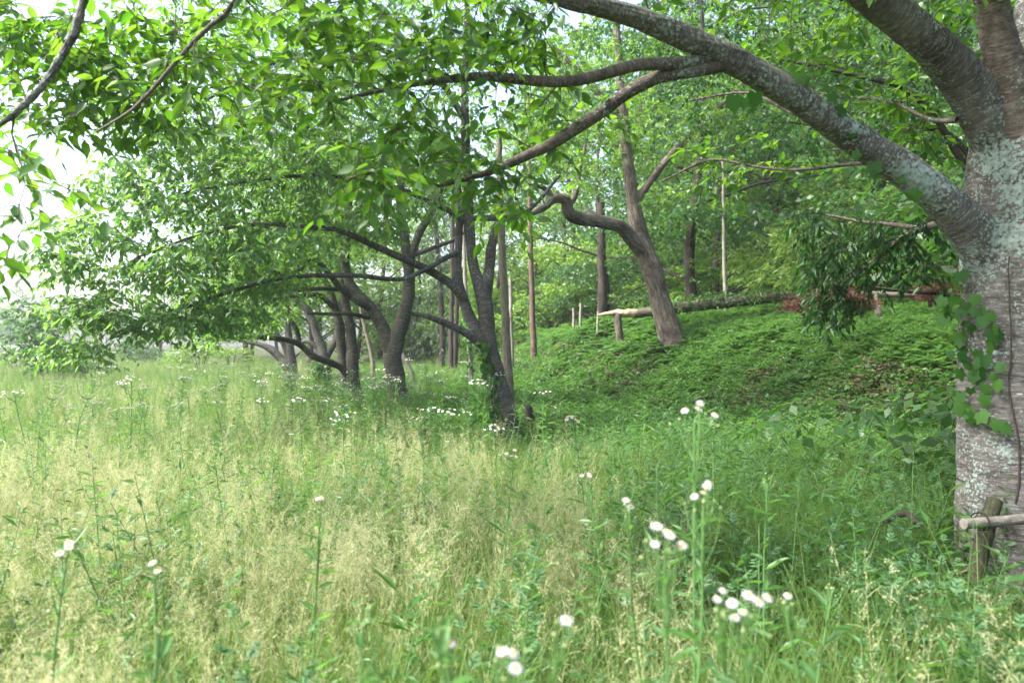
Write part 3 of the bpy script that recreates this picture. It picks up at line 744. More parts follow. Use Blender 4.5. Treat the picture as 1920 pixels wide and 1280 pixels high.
# ------------------------------------------------------------------ forest trees: prototypes, then copies
def proto(kind, seed):
    R = np.random.default_rng(seed); s = Skel()
    if kind == "tall":
        H, r0, lo, rad, n, leaf, L = 11, .11, .12, 3.2, 520, M["forest_leaf"], .18
    elif kind == "bushy":
        H, r0, lo, rad, n, leaf, L = 6.5, .10, .05, 2.4, 420, M["bright_leaf"], .15
    elif kind == "maple":
        H, r0, lo, rad, n, leaf, L = 8.5, .12, .05, 3.4, 760, M["dark_leaf"], .13
    else:
        H, r0, lo, rad, n, leaf, L = 13, .15, .08, 2.0, 560, M["needle"], .2
    top = np.array([R.normal(0, .4), R.normal(0, .4), H * .94])
    tr = [np.array([0, 0, -.3, r0 * 1.25]), np.array([R.normal(0, .06), R.normal(0, .06), H * .2, r0]), np.array([*(top[:2] * .5 + R.normal(0, .15, 2)), H * .55, r0 * .65]), np.array([*top, .02])]
    s.limb(tr, step=.25)
    n0 = len(s.limbs[0][0])
    if kind != "cedar":
        for q in range(9):
            z = H * (lo + (.85 - lo) * (q + .5) / 9); a = q * 2.4 + R.uniform(0, 1)
            b = s.limbs[0][0][int(n0 * min(.95, z / H))]
            ln = rad * (.9 if z < H * .6 else .6)
            e = b + np.array([math.cos(a) * ln, math.sin(a) * ln, ln * (.25 if kind == "maple" else .55)])
            s.limb([np.array([*b, r0 * .4]), np.array([*((b + e) / 2 + UP * .15), r0 * .25]), np.array([*e, .012])], step=.25, wig=.05)
        t = []
        if kind == "maple":
            for q in range(21):
                z = H * (lo + (1 - lo) * R.uniform(0, 1) ** 1.25); a = R.uniform(0, 6.28); rr = rad * R.uniform(.25, .8) * (1.1 - .5 * z / H)
                c = np.array([math.cos(a) * rr, math.sin(a) * rr, z]); t.append(c + ball(n // 21, R) * np.array([1.35, 1.35, .28]))
        else:
            for q in range(13):
                z = H * R.uniform(lo + .05, .97); a = q * 2.4 + R.uniform(0, 1); f = math.sin(math.pi * min(1, (z / H - lo) / (1 - lo) * .8 + .2)) ** .6
                c = np.array([math.cos(a) * rad * .62 * f, math.sin(a) * rad * .62 * f, z]); t.append(c + ball(n // 13, R) * np.array([1.15, 1.15, .7]) * rad / 2.6)
        s.grow(np.vstack(t), droop=.25, lift=.2, step=.25)
        kw = dict(gap=.12, tw=(.2, .42), k=6, droop=.4)
        W = .55
    else:
        z = H * (lo + (1 - lo) * R.uniform(0, 1, n) ** .9); a = R.uniform(0, 6.28, n); rr = rad * (1.05 - (z / H - lo) / (1 - lo)) * R.uniform(.35, 1, n)
        s.grow(np.stack([np.cos(a) * rr, np.sin(a) * rr, z - rr * .2], -1), droop=.5, lift=.05, step=.25)
        kw = dict(gap=.14, tw=(.2, .4), k=6, droop=.9); W = .22
    bark = M["bark_dark"]
    nm = {"tall": "broadleaf_tree", "bushy": "broadleaf_tree", "maple": "maple_tree", "cedar": "cedar_tree"}[kind]
    return finish_tree(nm, "x", "tree", s, (0, 0, 0), [bark], leaf, LEAF_FAR, L=L, W=W, seed=seed, **kw)


protos = {k: [proto(k, sd + i) for i in range(n)] for k, sd, n in (("tall", 60, 3), ("bushy", 70, 3), ("maple", 80, 2), ("cedar", 90, 1))}
used = set()


def place(pr, loc, rot, sc, label, group):
    if pr.name in used:
        o = copy_tree(pr)
    else:
        o = pr; used.add(pr.name)
    o.location = tuple(loc); o.rotation_euler = (0, 0, rot); o.scale = (sc, sc, sc * rng.uniform(.92, 1.1))
    o["label"] = label; o["group"] = group
    return o


BK = 1.05
FG = "trees of the wood behind the bank"
DEEP = "green broadleaf tree deep in the wood, one of many merging crowns behind the front trunks"
DEEPM = 'dark layered maple of the wood, some of these added unseen to shade the right'
DEEPC = 'dark drooping conifer deep in the wood among the broadleaf crowns'
for i, (px, Y, k, v, sc, lab) in enumerate([
    (300, 62, "bushy", 0, 1.0, "bright bushy tree at the far end of the meadow, beyond the lowest limb"),
    (390, 58, "tall", 1, .8, "pale leafy tree beyond the far yellow-green bush"), (470, 52, "tall", 0, .9, DEEP), (540, 50, "bushy", 1, 1.2, DEEP),
    (600, 48, "tall", 2, .9, DEEP), (670, 44, "bushy", 2, 1.1, "bright green tree filling the gap between the second and third cherry trunks"),
    (715, 46, "tall", 1, .95, DEEP), (770, 43, "bushy", 0, 1.1, "bright leafy tree seen just right of the forked cherry trunk"), (828, 37, "cedar", 0, .85, "dark drooping conifer behind the nearest row cherry"),
    (930, 40, "bushy", 1, 1., "bright leafy tree behind the bare pale trunk"), (1010, 40, "tall", 2, 1., DEEP), (1045, 35, "bushy", 2, .9, "bushy light-green tree behind the thin reddish trunk"),
    (1132, 29, "maple", 0, .95, "dark maple with layered sprays behind the snapped trunk"), (1190, 38, "tall", 1, 1., DEEP), (1230, 32, "bushy", 0, .85, "light-green tree seen left of the leaning twisted tree"),
    (1290, 36, "tall", 0, 1., DEEP), (1345, y_at(1345, 592), "maple", 1, .9, "dark layered maple standing on the bank right of the leaning twisted tree"),
    (1420, 34, "bushy", 1, 1., DEEP), (1490, 37, "tall", 2, 1., DEEP), (1570, 33, "tall", 1, .9, DEEP), (1640, 36, "cedar", 0, 1., DEEP), (1720, 31, "tall", 0, .9, DEEP), (1800, 33, "maple", 0, 1.1, DEEP), (1900, 30, "tall", 2, .9, DEEP),
    (1560, 33, "maple", 1, 1.35, "dark maple canopy high behind the arching limb"), (1760, 31, "maple", 0, 1.3, "dark maple canopy close beside the giant trunk"), (1440, 30, "tall", 1, 1., DEEP),
    (1300, 25, "maple", 0, 1.3, DEEP), (1450, 31, "maple", 1, 1.3, DEEP), (1890, 15.5, "maple", 0, 1.3, "dark maple whose crown fills the upper right, its trunk hidden behind the giant trunk"), (1960, 19, "maple", 1, 1.5, DEEP), (1600, 34, "tall", 2, 1.2, DEEP), (1480, 35, "tall", 0, 1.25, DEEP), (580, 42, "tall", 1, 1.1, DEEP), (460, 45, "tall", 2, 1.0, DEEP), (2900, 4.5, "maple", 0, 1.1, DEEP), (2500, 7, "maple", 1, 1.2, DEEP), (2080, 20, "tall", 0, 1., DEEP), (2200, 26, "maple", 1, 1.1, DEEP), (2400, 20, "bushy", 2, 1.1, DEEP), (2500, 14, "tall", 1, 1., DEEP), (2350, 11, "maple", 0, 1., DEEP),  # nearest trees right of the frame are unseen, added to darken the right
    (840, 62, "tall", 1, 1.2, DEEP), (640, 66, "tall", 2, 1.2, DEEP), (1000, 60, "tall", 0, 1.2, DEEP), (1150, 56, "tall", 1, 1.2, DEEP), (1300, 54, "cedar", 0, 1.2, DEEP), (1450, 52, "tall", 2, 1.2, DEEP), (1600, 50, "tall", 0, 1.2, DEEP), (1760, 48, "tall", 1, 1.2, DEEP), (1950, 46, "tall", 2, 1.2, DEEP), (2200, 40, "tall", 0, 1.2, DEEP), (520, 78, "tall", 0, 1.1, DEEP), (380, 82, "tall", 1, 1., DEEP),
    (1080, 47, "tall", 2, 1.1, DEEP), (1230, 45, "cedar", 0, 1.1, DEEP), (1380, 43, "tall", 0, 1.1, DEEP), (1520, 43, "tall", 1, 1.1, DEEP), (1680, 41, "tall", 2, 1.1, DEEP), (1850, 39, "tall", 0, 1.1, DEEP)]):
    far = lab is DEEP
    if far and k == 'maple': lab = DEEPM
    if far and k == 'cedar': lab = DEEPC
    place(protos[k][v % len(protos[k])], gpt(px, Y), rng.uniform(0, 6.28), sc * ((BK if Y < 43 else 1.4) if far else 1.05), lab, FG)
for k_, (x_, y_) in enumerate(((6.5, -4.5), (10, -1.5), (9.5, 3.5))):  # unseen maples beside and behind the camera, added to cut sky light
    place(protos["maple"][k_ % 2], (x_, y_, float(ground(x_, y_))), k_ * 1.3, 1.15, DEEPM, FG)
for i, (px, Y, sc) in enumerate([(-30, 120, .75), (-5, 128, .9), (20, 118, .7), (40, 132, .95), (62, 125, .8), (85, 135, .9), (110, 130, .7), (-70, 125, .9), (-160, 190, 1.2), (-120, 215, 1.4), (-75, 200, 1.25), (-40, 225, 1.5), (-10, 205, 1.35), (18, 190, 1.15), (45, 220, 1.55), (75, 205, 1.3), (100, 195, 1.1), (130, 215, 1.4), (165, 200, 1.2), (200, 210, 1.3), (240, 200, 1.2), (280, 190, 1.2), (320, 185, 1.2), (0, 170, .85), (60, 172, .8)]):
    k = ("tall", "bushy", "maple")[i % 3]
    place(protos[k][i % len(protos[k])], gpt(px, Y), rng.uniform(0, 6.28), sc * (1.45 if k == "bushy" else 1.0), "hazy tree of the distant line beyond the road at the end of the field", "distant trees beyond the field")

# ------------------------------------------------------------------ bare and slender trunks between the cherries and the wood
def bare_trunk(pts, Y, mat, label, name="bare_tree", cat="tree trunk", ivy=None, group=None, rough=.06):
    q = catmull(LP(pts, Y), .2)
    g = ground(q[0, 0], q[0, 1])
    p, r = q[:, :3].copy(), q[:, 3]
    p[:, 0] += .015 * noise3(p, 1.5)
    base = np.array([p[0, 0], p[0, 1], g])
    lift = np.array([0, 0, min(0, g - .15 - p[0, 2])])
    p = np.vstack([p[0] + lift, p[1:]])
    mb = MB(); tube(mb, p, r, 12, rough, cap=True)
    if ivy is None:
        o = bpy.data.objects.new(name, mb.mesh(name, mat, base)); col.objects.link(o); o.location = tuple(base)
        return tag(o, label, cat, group)
    root = thing(name, label, cat, tuple(base), group)
    mb.build("trunk", mat, root, base)
    R = np.random.default_rng(int(pts[0][0]))
    n, lo, hi = ivy
    k = R.integers(int(len(p) * lo), max(int(len(p) * hi), int(len(p) * lo) + 1), n)
    a = R.uniform(0, 6.28, n); d = np.stack([np.cos(a), np.sin(a), 0 * a], -1)
    lb = MB(); leaves(lb, p[k] + d * (r[k, None] + .01) + R.normal(0, .06, (n, 3)) * [0.3, .3, 1], d * .5 + R.normal(0, .5, (n, 3)) - UP * .6, d + R.normal(0, .3, (n, 3)), R.uniform(.08, .14, n), .09, LEAF_MID)
    lb.build("ivy", M["ivy_leaf"], root, base)
    return root


bare_trunk([(955, 760, 9.5), (952, 700, 9), (947, 600, 8), (942, 500, 7.2), (939, 420, 6.8), (937, 330, 6), (936, 240, 4)], 16.5, M["bark_pale"], "straight bare pale trunk without bark just behind the nearest row cherry")
bare_trunk([(1001, 690, 6.5), (1000, 640, 6), (998, 580, 5.2), (996, 500, 4.6), (994, 430, 4.2), (992, 300, 3.5), (990, 150, 2)], y_at(1001, 682), M["bark_red"], "thin straight reddish trunk standing alone right of the bare pale trunk", "slender_tree")
bare_trunk([(959, 650, 4), (958, 600, 3.8), (957, 560, 3.5), (957, 520, 3)], 26, M["grey_wood"], "short grey dead trunk seen right beside the bare pale trunk", "dead_tree")
bare_trunk([(883, 705, 5), (881, 660, 4.4), (877, 600, 4), (872, 520, 3.6), (868, 400, 3), (866, 250, 2)], 22, M["grey_wood"], "slim pale trunk with ivy low down, seen left of the nearest row cherry", "slender_tree", ivy=(160, 0, .35))
bare_trunk([(700, 690, 4.2), (694, 655, 4), (686, 620, 3.6), (678, 590, 3.2), (668, 540, 2.4)], 24, M["bark_pale"], "whitish leaning dead trunk just left of the forked cherry", "dead_tree")
bare_trunk([(778, 705, 5), (768, 690, 4.5), (758, 672, 4), (752, 660, 3)], 21, M["grey_wood"], "short broken leaning stem beside the foot of the forked cherry", "broken_sapling")
bare_trunk([(845, 665, 5), (846, 630, 4.5), (847, 560, 4), (848, 460, 3.6), (850, 340, 3)], 34, M["bark_dark"], "left one of the pair of thin dark trunks right of the forked cherry", "slender_tree", group="pair of thin dark trunks")
bare_trunk([(854, 665, 5), (855, 630, 4.4), (857, 560, 4), (859, 460, 3.4), (862, 340, 3)], 34.3, M["bark_dark"], "right one of the pair of thin dark trunks right of the forked cherry", "slender_tree", group="pair of thin dark trunks")
bare_trunk([(1362, 605, 4.5), (1360, 570, 4), (1358, 500, 3.6), (1357, 420, 3.2), (1355, 300, 2.6)], 22, M["grey_wood"], "slim pale stem right beside the dark maple trunk on the bank", "slender_tree")
bare_trunk([(1130, 600, 10), (1129, 540, 9), (1128, 480, 8), (1127, 380, 7)], 27, M["bark_dark"], "dark stout trunk behind the snapped trunk", "dark_tree")
for (px, py0, py1, Y, lab) in ((1121, 606, 583, 21.5, "short grey stake beside the broken end of the snapped trunk"), (1089, 602, 568, 22.5, "tallest grey stake standing on the bank left of the snapped trunk"), (1075, 600, 577, 23.5, "small grey stake leftmost on the bank slope")):
    bare_trunk([(px, py0, 2.6), (px + .4, (py0 + py1) / 2, 2.4), (px + .5, py1, 2.2)], Y, M["grey_wood"], lab, "wooden_stake", "stake", group="stakes on the bank")

# snapped trunk: upright stump with the fallen stem still joined at the top, pale torn wood, leaves growing over it
SY = y_at(1163, 662)
sb = gpt(1163, SY)
LS = lambda pts, Y=None: LP([(*q[:3], (q[3] if len(q) > 3 else Y) + SY - 18.2) for q in pts])
st_root = thing("snapped_tree", "snapped trunk with pale torn wood, its mossy stem lying level on a short stump", "broken tree", tuple(sb))
m1 = MB(); p = catmull(LS([(1164, 668, 10), (1163, 645, 7.5), (1160, 615, 7), (1158, 597, 7.5), (1161, 588, 8)], 18.2), .06); tube(m1, p[:, :3], p[:, 3], 14, .12, cap=True)
m1.build("stump", M["bark_rough"], st_root, sb)
m2 = MB(); p = catmull(LS([(1188, 589, 7.5, 18.2), (1230, 583, 9, 18.3), (1290, 575, 10, 18.5), (1340, 569, 11, 18.6), (1420, 561, 10, 18.7), (1490, 554, 8, 18.8)]), .12); tube(m2, p[:, :3], p[:, 3], 14, .1, cap=True)
m2.build("fallen_stem", M["bark_rough"], st_root, sb)
fp, fr = p[:, :3], p[:, 3]
m3 = MB(); p = catmull(LS([(1119, 591, 1.5), (1130, 589.5, 3.2), (1145, 587.5, 4.8), (1165, 587, 6.5), (1182, 588, 7.8), (1194, 589, 7.5)], 18.2), .03)
tube(m3, p[:, :3], p[:, 3] * (1 + .1 * noise3(p[:, :3] * 9)), 12, .25, cap=True)
m3.build("torn_wood", M["raw_wood"], st_root, sb)
R1 = np.random.default_rng(8); n = 900; k = R1.integers(int(len(fp) * .12), len(fp), n)
a = R1.uniform(-.6, math.pi + .4, n); d = np.stack([0 * a, np.cos(a), np.sin(a)], -1)
lb = MB(); leaves(lb, fp[k] + d * (fr[k, None] + R1.uniform(0, .12, (n, 1))), d * .3 + R1.normal(0, .5, (n, 3)) - UP * .5, d + R1.normal(0, .4, (n, 3)), R1.uniform(.07, .13, n), .06, LEAF_MID)
lb.build("creeper", M["bank_leaf"], st_root, sb)


def log(name, pts, mat, label, cat="log", cap=True, rough=.1):
    p = catmull(LP(pts), .08); base = p[:, :3].mean(0)
    mb = MB(); tube(mb, p[:, :3], p[:, 3], 12, rough, cap=cap)
    o = bpy.data.objects.new(name, mb.mesh(name, mat, base)); col.objects.link(o); o.location = tuple(base)
    return tag(o, label, cat)


log("fallen_log", [(1530, 556, 5.5, 16.3), (1600, 552, 6, 16.2), (1680, 553, 5.5, 16.1), (1755, 555, 5, 16.0)], M["bark_rough"], "long grey fallen log lying level behind the red-brown brush")
log("fallen_log", [(1462, 556, 3.4, 21), (1410, 559, 3, 21), (1360, 562, 3, 21)], M["bark_pale"], "thin pale fallen log partly hidden by the dark maple on the bank")
log("cut_log", [(1590, 516, 3.2, 24), (1620, 513, 3.4, 24), (1648, 512, 3, 24)], M["bark_pale"], "small pale cut log on the slope above the grey fallen log")
log("old_stump", [(1650, 596, 7, 15.8), (1646, 580, 6, 15.8), (1642, 562, 5, 15.8), (1643, 553, 3, 15.8)], M["grey_wood"], "jagged pale little stump standing in front of the grey fallen log", "stump")
log("old_stump", [(1743, 575, 3.5, 16), (1744, 562, 3.2, 16), (1745, 552, 2.6, 16)], M["bark_dark"], "small dark stump at the end of the grey fallen log", "stump")
log("rotten_stump", [(993, 860, 13, 13.2), (992, 800, 12, 13.2), (990, 766, 9, 13.2), (987, 757, 3, 13.2)], M["bark_dark"], "dark rotten stump in the grass right of the nearest row cherry", "stump", rough=.3)
log("dead_branch", [(1648, 985, 4, 4.6), (1672, 972, 4.5, 4.5), (1698, 962, 5, 4.45), (1712, 972, 6, 4.4), (1725, 986, 5, 4.35)], M["bark_dark"], "crooked dark dead branch lying in the weeds near the giant trunk", "branch")

# dead red-brown conifer brush
for (px, py, Y, w, h, nn, lab) in ((1512, 583, 15.9, .45, .28, 500, "lowest heap of red-brown dead conifer brush, left of the hanging spray"), (1566, 566, 16.3, .5, .35, 600, "red-brown dead brush right behind the hanging spray"),
                                   (1606, 580, 15.6, .4, .22, 420, "small red-brown dead brush in front of the grey fallen log"), (1758, 562, 15.8, .5, .3, 480, "red-brown dead brush just left of the giant trunk")):
    c = P(px, py, Y); g = float(ground(c[0], c[1])); c[2] = max(g + .1, c[2])
    R1 = np.random.default_rng(px)
    root = thing("dead_brush", lab, "dead brush", tuple(c), "dead conifer brush on the bank")
    b = np.abs(ball(nn, R1)) * np.sign(R1.normal(0, 1, (nn, 3))) * [w, w * .6, h] ; b[:, 2] = np.abs(b[:, 2])
    lb = MB(); dd = nrm(np.concatenate([R1.normal(0, 1, (nn, 2)), R1.uniform(-.2, .8, (nn, 1))], 1))
    for q in range(5):
        leaves(lb, b + dd * .05 * q, nrm(dd + R1.normal(0, .6, (nn, 3))), R1.normal(0, 1, (nn, 3)), .09, .012, LEAF_FAR)
    lb.build("needles", M["dead_needle"], root)
    tb = MB(); nt_ = 14; e = nrm(R1.normal(0, 1, (nt_, 3)) * [1, .5, .4] + UP * .2)
    for q in range(nt_):
        tube(tb, np.stack([-UP * .15, e[q] * w * .5 + UP * .03, e[q] * w]), [.012, .008, .003], 4)
    tb.build("sticks", M["twig"], root)

# ------------------------------------------------------------------ timber support at the giant trunk
sp = P(1840, 1040, 4.4); sp[2] = ground(sp[0], sp[1])
root = thing("tree_support", "mossy leaning post with a weathered rail wired across it at the giant trunk", "tree support", tuple(sp))
mb = MB(); p = catmull(LP([(1822, 1130, 15, 4.30), (1836, 1050, 15, 4.36), (1850, 990, 15.5, 4.42), (1866, 938, 15, 4.48)]), .03); tube(mb, p[:, :3], p[:, 3], 14, .06, cap=True)
mb.build("post", M["moss_wood"], root, sp)
mb = MB(); p = catmull(LP([(1807, 981, 10, 4.27), (1850, 979, 10, 4.31), (1900, 974, 9.8, 4.35), (2000, 966, 9.5, 4.40), (2180, 952, 9, 4.45)]), .04); tube(mb, p[:, :3], p[:, 3], 14, .05, cap=True)
mb.build("rail", M["grey_wood"], root, sp)
mb = MB(); c = (P(1845, 980, 4.31) + np.array([0, .045, 0])); th = np.linspace(0, 2 * math.pi, 25)
tube(mb, np.stack([c[0] + .012 * np.sin(th), c[1] + .082 * np.cos(th), c[2] + .044 * np.sin(th)], -1), np.full(25, .004), 6)
tube(mb, np.stack([c[0] + .02 + .012 * np.cos(th), c[1] + .084 * np.cos(th), c[2] + .046 * np.sin(th)], -1), np.full(25, .004), 6)
mb.build("wire_tie", M["wire"], root, sp)

# ------------------------------------------------------------------ ivy on the giant cherry, on the arching limb and on the row cherry
LOBE = np.array([(.05, 0), (-.12, -.22), (.06, -.48), (.28, -.41), (.55, -.57), (.68, -.26), (1.0, 0), (.68, .26), (.55, .57), (.28, .41), (.06, .48), (-.12, .22)])


def lobed_leaves(mb, org, axis, nor, size):
    axis = nrm(axis); side = nrm(np.cross(nor, axis)); nor = np.cross(axis, side)
    L = LOBE; cup = -.18 * np.abs(L[:, 1]) - .12 * L[:, 0] ** 2
    pts = org[:, None] + axis[:, None] * L[None, :, 0:1] * size[:, None, None] + side[:, None] * L[None, :, 1:2] * size[:, None, None] + nor[:, None] * cup[None, :, None] * size[:, None, None]
    mid = org + axis * size[:, None] * .35
    n = len(org); V = np.concatenate([pts, mid[:, None]], 1); m = 13
    i = np.arange(12); f = np.stack([np.full(12, 12), i, (i + 1) % 12], -1)
    mb.add(V.reshape(-1, 3), (f[None] + (np.arange(n) * m)[:, None, None]).reshape(-1, 3))


def axis_at(limb, z):
    p, r = limb; i = int(np.argmin(np.abs(p[:, 2] - z))); return p[i], r[i]


iv = [(1806, 522), (1794, 568), (1771, 587), (1806, 604), (1831, 567), (1843, 588), (1847, 606), (1867, 622), (1829, 625), (1801, 636), (1790, 672), (1799, 651), (1820, 662), (1814, 694), (1797, 702), (1837, 705), (1841, 671), (1842, 685), (1880, 694), (1869, 715), (1848, 734), (1805, 749), (1824, 741), (1820, 786), (1837, 786), (1873, 800), (1785, 620), (1780, 600), (1788, 545), (1806, 548), (1818, 580), (1779, 570), (1812, 615), (1855, 650), (1861, 600), (1832, 720), (1808, 675), (1786, 640), (1850, 755), (1810, 770)]
iv += [(a_ + 9 * math.sin(i_ * 7.1), b_ + 11 * math.cos(i_ * 5.3)) for i_, (a_, b_) in enumerate(iv) if i_ % 2]
R2 = np.random.default_rng(15)
trunk_limb = sk.limbs[0]
org, ax, no = [], [], []
for px, py in iv:
    kx = (px - 960) / FPX; Yq = 4.7
    for _ in range(3):
        z = CZ - (py - 640) / FPX * Yq
        c, r = axis_at(trunk_limb, z); rr = r * 1.04 + .02
        qa, qb, qc = kx * kx + 1, -2 * (kx * c[0] + c[1]), c[0] ** 2 + c[1] ** 2 - rr * rr
        disc = qb * qb - 4 * qa * qc
        Yq = (-qb - math.sqrt(max(0, disc))) / (2 * qa)
    hit = np.array([kx * Yq, Yq, z]); d = nrm(hit - np.array([c[0], c[1], z]))
    org.append(hit + d * R2.uniform(0, .03) + UP * .045)
    ax.append(-UP + R2.normal(0, .3, 3)); no.append(nrm(d + np.array([-.2, -.5, .5])) + R2.normal(0, .45, 3))
org = np.array(org)
ib = org[:, :3].mean(0); ib[2] = float(ground(ib[0], ib[1]))
root = thing("ivy_vine", "broad-leaved ivy climbing the left side of the giant lichened trunk", "ivy", tuple(ib))
lb = MB(); lobed_leaves(lb, org, np.array(ax), np.array(no), R2.uniform(.048, .104, len(org))); lb.build("leaves", M["ivy_leaf"], root, ib)
tb = MB()
for x0, zs in ((-.72, (.0, 2.0)), (-.38, (0.05, 1.75)), (-.2, (0, 1.3))):
    z = np.linspace(zs[0], zs[1], 26); pp = []
    for q in z:
        c, r = axis_at(trunk_limb, q); dx = x0 + .05 * math.sin(q * 3 + x0 * 9) + .02 * math.sin(q * 9)
        pp.append(np.array([c[0] + dx * r, c[1] - math.sqrt(1 - dx * dx) * r, q]))
    tube(tb, np.array(pp), np.linspace(.008, .004, 26), 5)
tb.build("stem", M["twig"], root, ib)

al = sk.limbs[1]
org, ax, no = [], [], []
for px, py in [(1636, 318), (1702, 377), (1716, 400), (1495, 152), (1500, 172), (1545, 172), (1570, 213), (1610, 300), (1595, 262), (1720, 372), (1555, 190), (1480, 165), (1655, 290), (1690, 345), (1640, 335), (1510, 160), (1395, 200), (1375, 195), (1415, 190)]:
    d2 = np.hypot((al[0][:, 0] / al[0][:, 1] * FPX + 960) - px, (640 - (al[0][:, 2] - CZ) / al[0][:, 1] * FPX) - py); i = int(np.argmin(d2))
    a = P(px, py, al[0][i, 1] - al[1][i] * .75); org.append(a + np.array([0, -.02, .04])); ax.append(-UP + R2.normal(0, .5, 3)); no.append(np.array([0, -.8, .7]) + R2.normal(0, .3, 3))
org = np.array(org); ib = org.mean(0)
root = thing("ivy_vine", "scattered ivy leaves creeping along the long arching limb", "ivy", tuple(ib))
lb = MB(); lobed_leaves(lb, org, np.array(ax), np.array(no), R2.uniform(.06, .105, len(org))); lb.build("leaves", M["ivy_leaf"], root, ib)

n = 260; t = R2.uniform(0, 1, n)
c = np.stack([np.interp(t, [0, .3, .7, 1], [938, 922, 914, 905]) + R2.normal(0, 6, n), np.interp(t, [0, 1], [815, 635])], -1)
org = np.array([P(a_, b_, 11.78 + .05 * R2.random()) for a_, b_ in c])
root = thing("ivy_vine", "thin ivy running up the left side of the nearest row cherry", "ivy", tuple(org[0]))
lb = MB(); leaves(lb, org, R2.normal(0, .5, (n, 3)) - UP, np.array([-.4, -.8, .4]) + R2.normal(0, .3, (n, 3)), R2.uniform(.06, .11, n), .07, LEAF_MID); lb.build("leaves", M["ivy_leaf"], root, org[0])
tb = MB(); tube(tb, np.array([P(940, 820, 11.8), P(924, 760, 11.78), (P(916, 700, 11.8)), P(905, 640, 11.85)]), [.012, .01, .008, .005], 5); tb.build("stem", M["twig"], root, org[0])
n = 420
org = np.array([P(a_, b_, 21.2 + .3 * R2.random()) for a_, b_ in np.stack([602 + R2.normal(0, 8, n), R2.uniform(680, 735, n)], -1)])
root = thing("ivy_vine", "dark ivy bunched round the foot of the reddish forked cherry", "ivy", tuple(org[0]))
lb = MB(); leaves(lb, org, R2.normal(0, .5, (n, 3)) - UP, np.array([-.4, -.8, .4]) + R2.normal(0, .3, (n, 3)), R2.uniform(.08, .13, n), .08, LEAF_MID); lb.build("leaves", M["ivy_leaf"], root, org[0])


# ------------------------------------------------------------------ shrubs
def shrub_proto(mat, seed, h=1.9, w=1.3, n=190, L=.12, W=.5, layered=False):
    R = np.random.default_rng(seed); s = Skel()
    for q in range(6):
        a = q * 1.05 + R.uniform(0, .6); e = np.array([math.cos(a) * w * .4, math.sin(a) * w * .4, h * R.uniform(.5, .8)])
        s.limb([np.array([0.05 * math.cos(a), .05 * math.sin(a), -.1, .022]), np.array([*(e * .5 + UP * .1), .014]), np.array([*e, .006])], step=.15)
    t = []
    for q in range(9):
        a = R.uniform(0, 6.28); rr = w * R.uniform(.1, .75)
        t.append(np.array([math.cos(a) * rr, math.sin(a) * rr, h * R.uniform(.15, .92)]) + ball(n // 9, R) * np.array([w * .5, w * .5, h * (.1 if layered else .2)]))
    t = np.vstack(t); t[:, 2] = np.abs(t[:, 2]) + .05
    s.grow(t, droop=.2, lift=.2, step=.2)
    root = thing("shrub", "x", "shrub", (0, 0, 0))
    tb, lb = MB(), MB()
    for p, r in s.limbs: tube(tb, p, r, 6)
    for p, r in s.grown: tube(tb, p, np.minimum(r, .008), 3)
    spray(s, lb, tb, LEAF_FAR, L=L, W=W, gap=.075, tw=(.12, .26), k=6, start=.25, droop=.3, seed=seed)
    tb.build("branches", M["twig"], root); lb.build("foliage", mat, root)
    return root


sh = {"green": [shrub_proto(M["forest_leaf"], 101), shrub_proto(M["forest_leaf"], 102, 1.4, 1.4)], "bright": [shrub_proto(M["bright_leaf"], 103, 2.0, 1.5, layered=True), shrub_proto(M["bright_leaf"], 104, 1.5, 1.2)],
      "dark": [shrub_proto(M["dark_leaf"], 105, 1.8, 1.4), shrub_proto(M["dark_leaf"], 106, 1.2, 1.1)], "fine": [shrub_proto(M["bright_leaf"], 107, 2.1, 1.3, 240, .16, .16)]}
WS = "bushes of the undergrowth along the wood"
UND = "leafy undergrowth bush among others along the edge of the wood"
spots = [(95, 26, "dark", 0, 1.5, "rounded grey-green bush at the far left of the meadow"), (150, 29, "green", 1, 1.1, "low green bush just right of the rounded grey-green one"), (30, 36, "bright", 1, 1.0, "yellow-green bush behind the rounded grey-green one"),
         (275, 48, "dark", 0, 1.1, "dark bush at the far end of the meadow beside the pale grass track"), (335, 42, "bright", 1, .9, "left yellow-green bush at the far end of the meadow"), (375, 38, "bright", 0, 1.0, "wide layered yellow-green bush under the lowest cherry limb"), (435, 40, "bright", 0, .95, "right yellow-green bush beneath the cherry limb"),
         (240, 70, "dark", 1, 1.2, UND),
         (1530, 20.5, "fine", 0, 1.3, "tall feathery pale-green bush on the slope right of the dark maple"), (1600, 21, "fine", 0, 1.3, "second feathery pale-green bush, behind the hanging spray"), (1690, 20.5, "fine", 0, 1.35, "feathery pale-green bush just left of the giant trunk"), (1460, 23.5, "fine", 0, 1.3, "feathery bush half hidden by the dark maple")]
R3 = np.random.default_rng(77)
for q in range(340):
    Y = R3.uniform(21, 60); px = R3.uniform(330, 1900)
    x = (px - 960) / FPX * Y
    d = float(bank_dist(np.array(x), np.array(Y)))
    if d < (1.2 if px < 960 and Y > 27 else 4.6 + 1.5 * (px > 1150)): 
        continue
    if 1330 < px < 1800 and Y < 27: continue
    spots.append((px, Y, R3.choice(["green", "green", "bright", "bright", "dark"]), int(R3.integers(0, 2)), R3.uniform(.8, 1.3) * (.85 + Y / 60), UND))
for px, Y, k, v, sc, lab in spots:
    pr = sh[k][v % len(sh[k])]
    place(pr, gpt(px, Y), rng.uniform(0, 6.28), sc, lab, WS)

